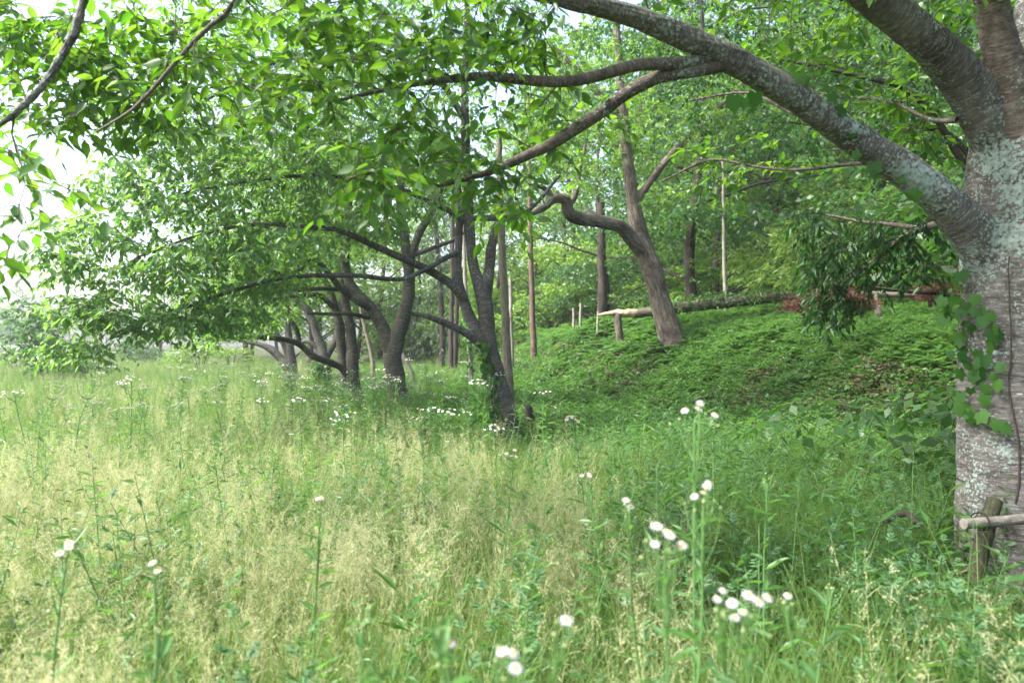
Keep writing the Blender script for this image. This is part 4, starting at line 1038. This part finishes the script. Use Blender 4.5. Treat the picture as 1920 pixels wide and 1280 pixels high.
# ------------------------------------------------------------------ guard rail beside the far road
gb = gpt(-30, 90)
root = thing("guard_rail", "white guard rail beside the road beyond the field", "guard rail", tuple(gb))
mb = MB(); x0, x1 = -100., -53.; xx = np.linspace(x0, x1, 24); yy = 94 + .12 * (xx + 60)
for q in range(23):
    z0 = float(ground(xx[q], yy[q])); z1 = float(ground(xx[q + 1], yy[q + 1]))
    prof = np.array([(0, .55), (-.05, .62), (0, .69), (-.05, .76), (0, .83)])
    V = np.array([[xx[q], yy[q] + a_, z0 + b_ + .3] for a_, b_ in prof] + [[xx[q + 1], yy[q + 1] + a_, z1 + b_ + .3] for a_, b_ in prof]); i = np.arange(4)
    mb.add(V, np.stack([i, i + 5, i + 6, i + 1], -1))
mb.build("rail", M["rail_paint"], root, gb)
for q in range(0, 24, 2):
    pb = MB(); z0 = float(ground(xx[q], yy[q])); tube(pb, np.array([(xx[q], yy[q] + .08, z0 - .2), (xx[q], yy[q] + .08, z0 + 1.15)]), [.06, .06], 8, cap=True); pb.build("post", M["rail_paint"], root, gb)

# ------------------------------------------------------------------ daisy fleabane plants
def lance(mb, org, axis, nor, L, W):
    leaves(mb, org, axis, nor, L, W, LEAF_NEAR)


def flower_head(rad, R, name="flower"):
    """petals mesh (about 55 narrow rays) with its yellow disc; returns two meshes, pointing +Z"""
    n = 56; a = np.arange(n) / n * 6.283 + R.normal(0, .03, n)
    d = np.stack([np.cos(a), np.sin(a), R.uniform(-.05, .22, n)], -1)
    pb = MB(); leaves(pb, d * [1, 1, 0] * rad * .34, d, UP + R.normal(0, .15, (n, 3)), rad * R.uniform(.6, .75, n), rad * .13, LEAF_MID)
    u = np.linspace(0, 1, 5); pr = np.stack([rad * .42 * np.cos(u * 1.5), rad * .30 * np.sin(u * 1.5) + rad * .04], -1)
    db = MB(); k = 12; th = np.arange(k) / k * 6.283
    V = np.stack([pr[:, 0:1] * np.cos(th), pr[:, 0:1] * np.sin(th), pr[:, 1:2] + 0 * th], -1)
    i, j = np.meshgrid(np.arange(4), np.arange(k), indexing='ij'); j2 = (j + 1) % k
    db.add(V, np.stack([i * k + j, i * k + j2, (i + 1) * k + j2, (i + 1) * k + j], -1).reshape(-1, 4))
    return pb.mesh(name, M["petal"]), db.mesh("disc", M["flower_disc"])


RF = np.random.default_rng(50)
HEADS = [flower_head(.0115, RF) for _ in range(3)]


def plant_body(R, H, nleaf, leafL, heads, spread=.06, budn=5, lean=.06):
    """stem curve, foliage mesh builder, stem mesh builder, head transforms"""
    top = np.array([R.normal(0, lean), R.normal(0, lean), H])
    st = catmull(np.array([[0, 0, -.05], [*(top[:2] * .15 + R.normal(0, .012, 2)), H * .35], [*(top[:2] * .5 + R.normal(0, .015, 2)), H * .7], top]), .05)
    sb_, lb_ = MB(), MB()
    tube(sb_, st, np.linspace(.0042, .0024, len(st)), 6)
    f = np.linspace(.12, .97, nleaf); idx = (f * (len(st) - 1)).astype(int); a = np.arange(nleaf) * 2.4 + R.normal(0, .3, nleaf)
    ax = np.stack([np.cos(a), np.sin(a), R.uniform(.2, .9, nleaf)], -1)
    ll = leafL * R.uniform(.7, 1.2, nleaf) * (1.15 - .5 * f)
    lance(lb_, st[idx], ax, UP - ax * .4 + R.normal(0, .2, (nleaf, 3)), ll, ll * .26)
    hd = []
    nb = heads + budn
    for q in range(nb):
        i = len(st) - 1 - int(R.uniform(0, .16) * len(st)) if q else len(st) - 1
        aa = q * 2.4 + R.uniform(0, .8); rr = spread * math.sqrt((q + .3) / nb)
        e = np.array([top[0] + math.cos(aa) * rr, top[1] + math.sin(aa) * rr, H + R.uniform(.01, .05) - (.0 if q < heads else .02)])
        b = st[i]; c = (b + e) / 2 + np.array([math.cos(aa), math.sin(aa), 0]) * rr * .25
        br = catmull(np.array([b, c, e]), .02); tube(sb_, br, np.linspace(.0018, .0012, len(br)), 5)
        if q < heads: hd.append((e, np.array([math.cos(aa) * R.uniform(0, .5), math.sin(aa) * R.uniform(0, .5) - .55, 1.0])))
        else:
            m = R.uniform(.003, .005); v = nrm(R.normal(0, 1, (8, 3)))
            u = np.array([(0, 0, -1), (1, 0, 0), (0, 1, 0), (-1, 0, 0), (0, -1, 0), (0, 0, 1)], float) * m + e
            lb_.add(u, np.array([(0, 2, 1), (0, 3, 2), (0, 4, 3), (0, 1, 4), (5, 1, 2), (5, 2, 3), (5, 3, 4), (5, 4, 1)]), None, 1)
        la = nrm(np.array([[math.cos(aa), math.sin(aa), .4]])); lance(lb_, b[None], la, np.array([[0, 0, 1.]]), .03, .007)
    return st, sb_, lb_, hd


def zrot(nv):
    from mathutils import Vector
    return Vector(nv).to_track_quat('Z', 'Y').to_euler()


FB = "white daisy fleabane plants flowering among the grass"


def hero_fleabane(px, py, Y, heads, label, seed, spread=.05, size=1.0, leafL=.085, nleaf=16, budn=5):
    R = np.random.default_rng(seed); c = P(px, py, Y); g = float(ground(c[0], c[1]))
    H = c[2] - g
    st, sb_, lb_, hd = plant_body(R, H, nleaf, leafL, heads, spread, budn)
    base = np.array([c[0] - st[-1, 0], c[1] - st[-1, 1], g])
    root = thing("fleabane_plant", label, "wildflower", tuple(base), FB)
    sb_.build("stem", M["flower_stem"], root); lb_.build("foliage", [M["weed_leaf"], M["bud"]], root)
    for q, (e, nv) in enumerate(hd):
        pm, dm = HEADS[q % 3]
        o = bpy.data.objects.new("flower", pm); col.objects.link(o); o.parent = root; o.location = tuple(e); o.rotation_euler = zrot(nv)
        s = size * R.uniform(.72, 1.0); o.scale = (s, s, s)
        d = bpy.data.objects.new("disc", dm); col.objects.link(d); d.parent = o
    return root


hero_fleabane(1246, 1040, 1.42, 6, "fleabane with the densest clump of white heads, low in front of the green weeds", 1, .045)
hero_fleabane(1398, 1172, 1.32, 6, "fleabane with five open white heads in a level cluster, low down on the right", 2, .05)
hero_fleabane(1056, 1200, 1.22, 1, "fleabane bearing one single open white head and green buds near the lower edge", 3, .02)
hero_fleabane(955, 1258, 1.15, 3, "fleabane with yellow-centred heads cut by the lower edge of the picture", 4, .03, 1.05)
hero_fleabane(838, 1240, 1.3, 2, "fleabane with a pair of white heads just above the lower edge", 5, .02, .9)
hero_fleabane(1318, 945, 1.75, 4, "tall fleabane with three white heads above the densest white clump", 6, .05)
hero_fleabane(1302, 790, 1.95, 6, "tallest fleabane, its small white heads standing against the shaded grass", 7, .07, .9, .11)
hero_fleabane(1180, 962, 2.1, 2, "slim fleabane with two half-closed heads, left of the tall three-headed one", 8, .02)
hero_fleabane(1474, 1134, 1.5, 1, "fleabane with a single small white head, just right of the level cluster", 9, .012, .75)
hero_fleabane(1352, 1152, 1.4, 2, "fleabane with two small closed white heads beside the level cluster", 10, .015, .8)
hero_fleabane(124, 1048, 2.0, 3, "fleabane with blurred white heads at the lower left of the meadow", 11, .04)
hero_fleabane(290, 1086, 2.0, 2, "fleabane with two white heads over leafy stems at the lower left", 12, .03)
hero_fleabane(600, 962, 2.6, 2, "fleabane with one pale head in the middle of the golden grass", 13, .02)
hero_fleabane(962, 862, 3.4, 4, "fleabane with four white heads in front of the nearest row cherry", 14, .08, 1., .1)
hero_fleabane(1075, 797, 4.2, 5, "fleabane with white heads right of the foot of the nearest row cherry", 15, .09, 1.1, .1)
hero_fleabane(1100, 905, 3.2, 3, "pale leafy fleabane with three heads among green weeds", 16, .05, 1., .11)
for px, py, Y, sd, lab in ((682, 1170, 1.3, 21, "fleabane not yet in flower, with a whorl of bright lance-shaped leaves"), (812, 1182, 1.25, 22, "bright leafy fleabane without flowers beside the pair of heads at the lower edge"),
                           (300, 1190, 1.5, 23, "leafy fleabane without flowers at the lower left"), (1560, 1110, 2.2, 24, "dark leafy fleabane without flowers in the shade near the giant trunk"), (1440, 900, 3.0, 25, "tall leafy stem without flowers in the shaded weeds")):
    hero_fleabane(px, py, Y, 0, lab, sd, .03, 1, .12, 20, 6)


def field_proto(seed, heads):
    R = np.random.default_rng(seed); H = R.uniform(.78, .95)
    st, sb_, lb_, hd = plant_body(R, H, 18, .095, heads, .10, 4, .05)
    mb = MB()
    mb.v += sb_.v; mb.f += sb_.f; mb.uv += [None] * len(sb_.f); mb.mi += [0] * len(sb_.f); mb.n = sb_.n
    for v, f, m in zip(lb_.v, [x for x in lb_.f], lb_.mi):
        mb.v.append(v); mb.f.append(f + sb_.n); mb.uv.append(None); mb.mi.append(1)
    mb.n += lb_.n
    for e, nv in hd:
        n = 14; a = np.arange(n) / n * 6.283; nv = nrm(nv); x = nrm(np.cross(nv, [0.3, 1, 0])); y = np.cross(nv, x)
        d = np.cos(a)[:, None] * x + np.sin(a)[:, None] * y
        rr = .0105
        leaves(mb, e + d * rr * .25, d + nv * .1, np.repeat(nv[None], n, 0), rr * .8, rr * .5, LEAF_FAR, 2)
        u = np.vstack([e + d[::2] * rr * .38 + nv * .001, (e + nv * rr * .25)[None]]); i = np.arange(7)
        mb.add(u, np.stack([i, (i + 1) % 7, np.full(7, 7)], -1), None, 3)
    return mb.mesh("fleabane_plant", [M["flower_stem"], M["weed_leaf"], M["petal"], M["flower_disc"]])


FPROT = [field_proto(300 + i, h) for i, h in enumerate((5, 8, 9, 6, 11))]
RF = np.random.default_rng(61)
nfl = 0
LABS = {"near": "branching fleabane with small white heads rising from the golden grass nearer than the cherry row", "far": "far fleabane dotted white in the pale flowery strip before the wood", "mid": "fleabane in the white-flowered drift at the feet of the cherry trees"}
while nfl < 262:
    z = RF.random()
    if z < .58: px, py_g, zone = RF.normal(660, 150), RF.uniform(735, 850), "mid"
    elif z < .74: px, py_g, zone = RF.uniform(20, 1060), RF.uniform(800, 1000), "near"
    else: px, py_g, zone = RF.uniform(20, 620), RF.uniform(706, 752), "far"
    Y = float(np.clip(CZ * FPX / (py_g - 640) * .93, 3.2, 26))
    x = (px - 960) / FPX * Y
    if float(bank_dist(np.array(x), np.array(Y))) > -.6: continue
    o = bpy.data.objects.new("fleabane_plant", FPROT[nfl % 5]); col.objects.link(o)
    o.location = (x, Y, float(ground(x, Y))); o.rotation_euler = (RF.normal(0, .06), RF.normal(0, .06), RF.uniform(0, 6.28))
    s = RF.uniform(.9, 1.3); o.scale = (s * 1.1, s * 1.1, s)
    tag(o, LABS[zone], "wildflower", {"near": FB, "mid": "fleabane drift at the cherry trees", "far": "far fleabane strip"}[zone]); nfl += 1


# ------------------------------------------------------------------ grasses, weeds and ground cover (uncountable: scattered tufts)
def blades(mb, R, n, rad, h, w, lean, seg=4, mi=0, bend=1.0):
    a = R.uniform(0, 6.28, n); r = rad * np.sqrt(R.uniform(0, 1, n))
    b = np.stack([np.cos(a) * r, np.sin(a) * r, 0 * r - .02], -1)
    H = R.uniform(h[0], h[1], n)
    la = R.uniform(0, 6.28, n); ld = np.stack([np.cos(la), np.sin(la), 0 * la], -1) * (lean * R.uniform(.2, 1, n) * H)[:, None]
    t = np.linspace(0, 1, seg + 1)
    pts = b[:, None] + UP * (H[:, None] * (t - .25 * bend * lean * t ** 2))[..., None] + ld[:, None] * (t ** 2)[None, :, None]
    ww = w * R.uniform(.7, 1.2, n)[:, None] * (1 - t ** 2 * .92)[None]
    sa = R.uniform(0, 6.28, n)
    ribbons(mb, pts, ww, np.stack([np.cos(sa), np.sin(sa), 0 * sa], -1), mi)
    return pts, H


def panicles(mb, R, pts, H, nb, bl, mi=0, sp=4, ssz=.0062):
    """airy seed heads on the upper third of stems"""
    n = len(pts)
    f = R.uniform(.60, .98, (n, nb)); k = pts.shape[1] - 1
    x = f * k; i = np.minimum(x.astype(int), k - 1); fr = (x - i)[..., None]
    ar = np.arange(n)[:, None]
    o = pts[ar, i] * (1 - fr) + pts[ar, i + 1] * fr
    a = R.uniform(0, 6.28, (n, nb)); el = R.uniform(.3, 1.2, (n, nb))
    d = np.stack([np.cos(a) * np.cos(el), np.sin(a) * np.cos(el), np.sin(el)], -1)
    ln = bl * R.uniform(.5, 1.2, (n, nb)) * (1.25 - f)[...] * 2.2
    e = o + d * ln[..., None] - UP * .1 * ln[..., None]
    P2 = np.stack([o, (o + e) / 2 + UP * ln[..., None] * .05, e], 2).reshape(-1, 3, 3)
    ribbons(mb, P2, np.array([.0013, .0011, .0008]), R.normal(0, 1, (n * nb, 3)), mi)
    for q in range(sp):
        s = (q + R.uniform(.2, 1, (n, nb))) / sp
        so_ = o + (e - o) * s[..., None] + R.normal(0, .004, (n, nb, 3))
        dd = d + R.normal(0, .5, (n, nb, 3))
        leaves(mb, so_.reshape(-1, 3), dd.reshape(-1, 3), R.normal(0, 1, (n * nb, 3)), ssz * R.uniform(.7, 1.4, n * nb), ssz * .42, LEAF_FAR, mi)


def obj_free(name, mb, mats):
    return bpy.data.objects.new(name, mb.mesh(name, mats))


def straw_tuft(seed, n=8, h=(.5, .85), rad=.1, nb=15, lean=.22):
    R = np.random.default_rng(seed); mb = MB()
    p, H = blades(mb, R, n, rad, h, .003, lean, 5, 0)
    panicles(mb, R, p, H, nb, .055, 1)
    blades(mb, R, n, rad, (.2, .45), .0045, .6, 4, 0)
    return obj_free("straw_tuft", mb, [M["straw_stem"], M["straw"]])


def green_tuft(seed, n=34, h=(.25, .55), rad=.09, w=.0048, lean=.6):
    R = np.random.default_rng(seed); mb = MB(); blades(mb, R, n, rad, h, w, lean, 4, 0, 1.3)
    return obj_free("green_tuft", mb, [M["green_blade"]])


def mugwort(seed, H=.6):
    R = np.random.default_rng(seed); mb = MB()
    for q in range(2):
        top = np.array([R.normal(0, .08), R.normal(0, .08), H * R.uniform(.75, 1.1)]); b = np.array([R.normal(0, .05), R.normal(0, .05), -.03])
        st = catmull(np.array([b, (b + top) / 2 + R.normal(0, .015, 3), top]), .03); tube(mb, st, np.linspace(.004, .0015, len(st)), 5)
        n = 19; f = np.linspace(.15, 1, n); i = (f * (len(st) - 1)).astype(int); a = np.arange(n) * 2.4 + R.normal(0, .3, n)
        ax = nrm(np.stack([np.cos(a), np.sin(a), R.uniform(.1, .9, n) + f * .5], -1)); L = .105 * (1.15 - .55 * f) * R.uniform(.8, 1.2, n)
        sd = nrm(np.cross(ax, UP)); no = np.cross(sd, ax)
        for t, ang, l in ((.15, 0, 1.0), (.3, .75, .45), (.3, -.75, .45), (.55, .65, .42), (.55, -.65, .42), (.75, .5, .3), (.75, -.5, .3)):
            leaves(mb, st[i] + ax * (L * (t if ang else .1))[:, None], ax * math.cos(ang) + sd * math.sin(ang) - UP * .1, no + R.normal(0, .15, (n, 3)), L * l, L * .17, LEAF_MID, 1)
    return obj_free("mugwort", mb, [M["flower_stem"], M["mugwort_leaf"]])


def leafy_weed(seed, H=.5, L=.1, W=.27, n=18, mat="weed_leaf", stems=2):
    R = np.random.default_rng(seed); mb = MB()
    for q in range(stems):
        top = np.array([R.normal(0, .1), R.normal(0, .1), H * R.uniform(.7, 1.15)]); b = np.array([R.normal(0, .05), R.normal(0, .05), -.03])
        st = catmull(np.array([b, (b + top) / 2 + R.normal(0, .02, 3), top]), .03); tube(mb, st, np.linspace(.003, .0014, len(st)), 4)
        f = np.linspace(.1, 1, n); i = (f * (len(st) - 1)).astype(int); a = np.arange(n) * 2.4 + R.normal(0, .3, n)
        ax = np.stack([np.cos(a), np.sin(a), R.uniform(.0, .8, n)], -1); l = L * R.uniform(.65, 1.2, n)
        leaves(mb, st[i], ax, UP + R.normal(0, .3, (n, 3)), l, l * W, LEAF_MID, 1)
    return obj_free("leafy_weed", mb, [M["flower_stem"], M[mat]])


def low_cover(seed, n=26, L=.075, W=.6, rad=.16, h=.16, mat="bank_leaf"):
    R = np.random.default_rng(seed); mb = MB()
    a = R.uniform(0, 6.28, n); r = rad * np.sqrt(R.uniform(0, 1, n)); o = np.stack([np.cos(a) * r, np.sin(a) * r, R.uniform(.02, h, n)], -1)
    a2 = R.uniform(0, 6.28, n)
    leaves(mb, o, np.stack([np.cos(a2), np.sin(a2), R.normal(0, .3, n)], -1), UP + R.normal(0, .45, (n, 3)), L * R.uniform(.6, 1.3, n), L * W * R.uniform(.7, 1.1, n), LEAF_MID)
    return obj_free("low_plant", mb, [M[mat]])


def fern(seed, L=.5):
    R = np.random.default_rng(seed); mb = MB()
    for q in range(8):
        a = q * .785 + R.normal(0, .2); d = np.array([math.cos(a), math.sin(a), 0]); l = L * R.uniform(.7, 1.1); el = R.uniform(.6, 1.1)
        t = np.linspace(0, 1, 17); p = d * (l * t)[:, None] * math.cos(el * .8) + UP * (l * (el * t - .75 * el * t ** 2))[:, None]
        tan = nrm(np.gradient(p, axis=0)); sd = np.cross(d, UP); w = l * .24 * np.sin(np.pi * (t * .85 + .15)) ** .8
        for s in (1, -1):
            leaves(mb, p[1:], sd * s + tan[1:] * .35 - UP * .12, np.cross(tan[1:], sd) * -1, w[1:], l * .05, LEAF_FAR)
        ribbons(mb, p[None, ::4], np.full(5, .004), sd[None])
    return obj_free("fern", mb, [M["fern_leaf"]])


def litter(seed, n=16):
    R = np.random.default_rng(seed); mb = MB(); o = R.normal(0, .12, (n, 3)) * [1, 1, .06]; o[:, 2] = np.abs(o[:, 2]) + .015
    a = R.uniform(0, 6.28, n); leaves(mb, o, np.stack([np.cos(a), np.sin(a), R.normal(0, .25, n)], -1), UP + R.normal(0, .35, (n, 3)), .085 * R.uniform(.6, 1.2, n), .042, LEAF_MID)
    b = nrm(R.normal(0, 1, (5, 3)) * [1, 1, .1])
    for q in range(5):
        tube(mb, np.stack([o[q] - b[q] * .12, o[q] + UP * .02, o[q] + b[q] * .14]), [.004, .004, .002], 4)
    return obj_free("leaf_litter", mb, [M["litter"]])


M["litter"] = leaf_mat("litter", (.06, .04, .026), (.22, .165, .115), (.08, .05, .02), (.16, .11, .05), rough=.8, tfac=.15, spec=.2, per_object=True)


def scatter(name, prots, pts, idx, scl, lab, tilt=.08, wild=None):
    R = np.random.default_rng(len(pts)); c = bpy.data.collections.new(name + "_tufts")
    for i, o in enumerate(prots):
        o.name = "tuft_%02d_%s" % (i, name); c.objects.link(o)
    me = bpy.data.meshes.new(name); n = len(pts)
    me.vertices.add(n); me.vertices.foreach_set("co", pts.astype(np.float32).ravel())
    rot = np.stack([R.normal(0, tilt, n), R.normal(0, tilt, n), R.uniform(0, 6.28, n)], -1)
    for nm, ty, dat in (("rot", 'FLOAT_VECTOR', rot), ("scl", 'FLOAT', scl)):
        at = me.attributes.new(nm, ty, 'POINT'); at.data.foreach_set("vector" if ty == 'FLOAT_VECTOR' else "value", np.asarray(dat, np.float32).ravel())
    at = me.attributes.new("idx", 'INT', 'POINT'); at.data.foreach_set("value", np.asarray(idx, np.int32))
    o = bpy.data.objects.new(name, me); col.objects.link(o)
    ng = bpy.data.node_groups.new(name, 'GeometryNodeTree')
    ng.interface.new_socket("Geometry", in_out='INPUT', socket_type='NodeSocketGeometry'); ng.interface.new_socket("Geometry", in_out='OUTPUT', socket_type='NodeSocketGeometry')
    gi, go = ng.nodes.new("NodeGroupInput"), ng.nodes.new("NodeGroupOutput")
    ci = ng.nodes.new("GeometryNodeCollectionInfo"); ci.inputs[0].default_value = c; ci.inputs[1].default_value = True; ci.inputs[2].default_value = True
    ip = ng.nodes.new("GeometryNodeInstanceOnPoints"); ip.inputs["Pick Instance"].default_value = True

    def attr(nm, ty):
        a = ng.nodes.new("GeometryNodeInputNamedAttribute"); a.data_type = ty; a.inputs[0].default_value = nm
        return next(s for s in a.outputs if s.enabled)
    lk = ng.links.new
    lk(gi.outputs[0], ip.inputs["Points"]); lk(ci.outputs[0], ip.inputs["Instance"]); lk(attr("idx", 'INT'), ip.inputs["Instance Index"])
    lk(attr("rot", 'FLOAT_VECTOR'), ip.inputs["Rotation"]); lk(attr("scl", 'FLOAT'), ip.inputs["Scale"]); lk(ip.outputs[0], go.inputs[0])
    md = o.modifiers.new("scatter", 'NODES'); md.node_group = ng
    return tag(o, lab[0], lab[1], kind="stuff")


RS = np.random.default_rng(99)


def field_points(n, y0, y1, power=.55, side=.78, pad=1.6):
    """more points close to the eye: Y distribution ~ u^(1/power)"""
    u = RS.uniform(0, 1, n); Y = (y0 ** power + (y1 ** power - y0 ** power) * u) ** (1 / power)
    x = RS.uniform(-1, 1, n) * (Y * side + pad)
    return x, Y


def patch(x, y, s, seed):
    return noise3(np.stack([x, y, 0 * x + seed * 7.3], -1), s)


def lay(x, y):
    return np.stack([x, y, ground(x, y) - .01], -1)


def near_trunk(x, y):
    return (np.hypot(x - big_base[0], y - big_base[1]) < .5) | (np.hypot(x - 2.62, y - 4.0) < .55)


PLUME = [straw_tuft(410, 7, (.6, .95), .11, 24, .14), straw_tuft(411, 6, (.55, .85), .12, 26, .2), straw_tuft(412, 9, (.5, 1.0), .14, 20, .3)]
STRAW = PLUME + [straw_tuft(400 + i, h=h, lean=l) for i, (h, l) in enumerate((((.5, .8), .18), ((.45, .75), .3), ((.55, .9), .22), ((.4, .65), .45), ((.35, .6), .25)))]
x, y = field_points(18500, 1.05, 44, .5)
d = bank_dist(x, y)
edge = sstep(.9, -.9, x - (1.0 - .02 * y) + .5 * patch(x, y, .7, 1))
edge = np.maximum(edge, sstep(4.4, 2.6, y + .3 * x + .4 * patch(x, y, .8, 4)) * .8)
keep = (RS.random(len(x)) < edge * (.06 + .8 * sstep(-.25, .5, patch(x, y, .8, 2) + .4 * patch(x, y, 2.6, 3))) * np.where((y > 9) & (x > -.22 * y - .6), np.clip(1 - (y - 9) / 14, .12, 1) * sstep(-1.5, -5, x - 0.05 * y), 1)) & (d < -.8) & ~near_trunk(x, y)
x, y = x[keep], y[keep]
scatter("straw_grass", STRAW, lay(x, y), RS.integers(0, 8, len(x)), RS.uniform(.7, 1.12, len(x)), ("golden dry seed grass standing thick across the open meadow", "meadow grass"), .1)

GREEN = [green_tuft(420, h=(.25, .5)), green_tuft(421, h=(.4, .7), w=.0055, lean=.45), green_tuft(422, h=(.15, .35), lean=.9), green_tuft(423, h=(.45, .8), n=22, w=.006, lean=.5)]
x, y = field_points(30000, .95, 60, .45)
d = bank_dist(x, y)
keep = (d < .2) & ~near_trunk(x, y) & (RS.random(len(x)) < .55 + .45 * sstep(-.4, .3, patch(x, y, .6, 6)))
x, y = x[keep], y[keep]
sc = RS.uniform(.7, 1.15, len(x)) * np.where(y > 14, 1.35, 1) * np.where((x > -1.5) & (y > 10), .55, 1)
scatter("green_grass", GREEN, lay(x, y), RS.integers(0, 4, len(x)), sc, ("soft green grass growing under the dry seed heads", "grass"), .1)

WEED = [mugwort(430), mugwort(431, .75), leafy_weed(432), leafy_weed(433, .6, .12, .22), leafy_weed(434, .35, .13, .2, 16), mugwort(435, .45), leafy_weed(436, .3, .07, .5, 14), leafy_weed(437, .75, .06, .24, 30, 'weed_leaf', 1), leafy_weed(438, .85, .055, .26, 36, 'weed_leaf', 1)]
x, y = field_points(10500, 2.1, 30, .6)
d = bank_dist(x, y)
right = sstep(-.6, 1.2, x - .6 + .02 * y + .6 * patch(x, y, .6, 9))
keep = (d < .5) & ~near_trunk(x, y) & (RS.random(len(x)) < np.maximum(right * .8 * sstep(2.0, 3.6, y + x * .3), .6 * sstep(-.3, .45, patch(x, y, .7, 12)) + .06) * np.where((x > -1) & (y > 12), .35, 1))
x, y = x[keep], y[keep]
scatter("meadow_weeds", WEED, lay(x, y), np.where((x < .2) & (RS.random(len(x)) < .4), RS.integers(7, 9, len(x)), RS.integers(0, 9, len(x))), RS.uniform(.7, 1.15, len(x)), ("mugwort and other leafy green weeds crowding the shaded side of the meadow", "weeds"), .12)

COVER = [low_cover(440), low_cover(441, L=.1, W=.5), low_cover(442, L=.055, W=.7, n=34), leafy_weed(443, .32, .15, .17, 12, "bank_leaf", 3), leafy_weed(444, .25, .12, .22, 12, "bank_leaf", 3), fern(445), fern(446, .38), low_cover(447, L=.13, W=.22, n=24, h=.25), litter(448), litter(449, 24)]
x, y = field_points(80000, 4.2, 48, .75, .82, 2.5)
x = np.concatenate([x, RS.uniform(-1, 15, 36000)]); y = np.concatenate([y, RS.uniform(7, 23, 36000)])
d = bank_dist(x, y)
zone = sstep(-4.5, -1.5, d + .8 * patch(x, y, .5, 14) + np.where(y > 14, 2.0, 0)) * np.where(y > 11, sstep(-7, 0, x + .25 * (y - 12)), 1)
bare = .8 * sstep(.1, -.45, patch(x, y, .7, 18)) * sstep(-.5, .6, d) * sstep(4.2, 2.6, d)
px_ = x / y * FPX + 960
logs = ((px_ > 1450) & (px_ < 1810) & (y > 13.0) & (y < 17.2)) | ((px_ > 1270) & (px_ < 1500) & (y > 15.0) & (y < 20.8))
keep = (RS.random(len(x)) < zone * (1 - .3 * bare) * np.where(logs, .85, 1)) & ~near_trunk(x, y)
logs = logs[keep]
x, y, d, bare = x[keep], y[keep], d[keep], bare[keep]
ran = RS.random(len(x))
ix = np.where(d < -.2, RS.choice([0, 2, 3, 4, 4, 3, 7], len(x)), np.where(d < 1.8, RS.choice([0, 1, 2, 4, 0, 2, 8, 9], len(x)), RS.choice([0, 1, 2, 5, 6, 4, 6, 8], len(x))))
ix = np.where((bare > .5) & (ran < .3), RS.choice([8, 9, 9], len(x)), ix)
ix = np.where(logs, RS.choice([0, 2, 4, 6, 1], len(x)), ix)
sc = RS.uniform(.7, 1.25, len(x)) * np.where(y > 16, 1.25, 1) * np.where(logs, .72, 1)
scatter("bank_undergrowth", COVER, lay(x, y), ix, sc, ("low leafy plants, ferns and fallen leaves covering the bank and the wood floor", "ground cover"), .15)

# thin summer haze over the field, also standing in for veiling lens glare
hz = MB(); a0, a1 = np.array([-420, -70, -4.]), np.array([420, 440, 62.])
V = np.array([[(a0, a1)[i][0], (a0, a1)[j][1], (a0, a1)[k][2]] for i in (0, 1) for j in (0, 1) for k in (0, 1)])
hz.add(V, np.array([(0, 1, 3, 2), (4, 6, 7, 5), (0, 4, 5, 1), (2, 3, 7, 6), (0, 2, 6, 4), (1, 5, 7, 3)]))
hm, nt, out = new_mat("haze_air")
pv = nd(nt, "ShaderNodeVolumePrincipled", Color=(.93, .96, 1., 1), Density=HAZE, Anisotropy=.3)
nt.links.new(pv.outputs[0], out.inputs[1])
if HAZE > 0:
    tag(hz.build("haze", hm, smooth=False), kind="stuff")
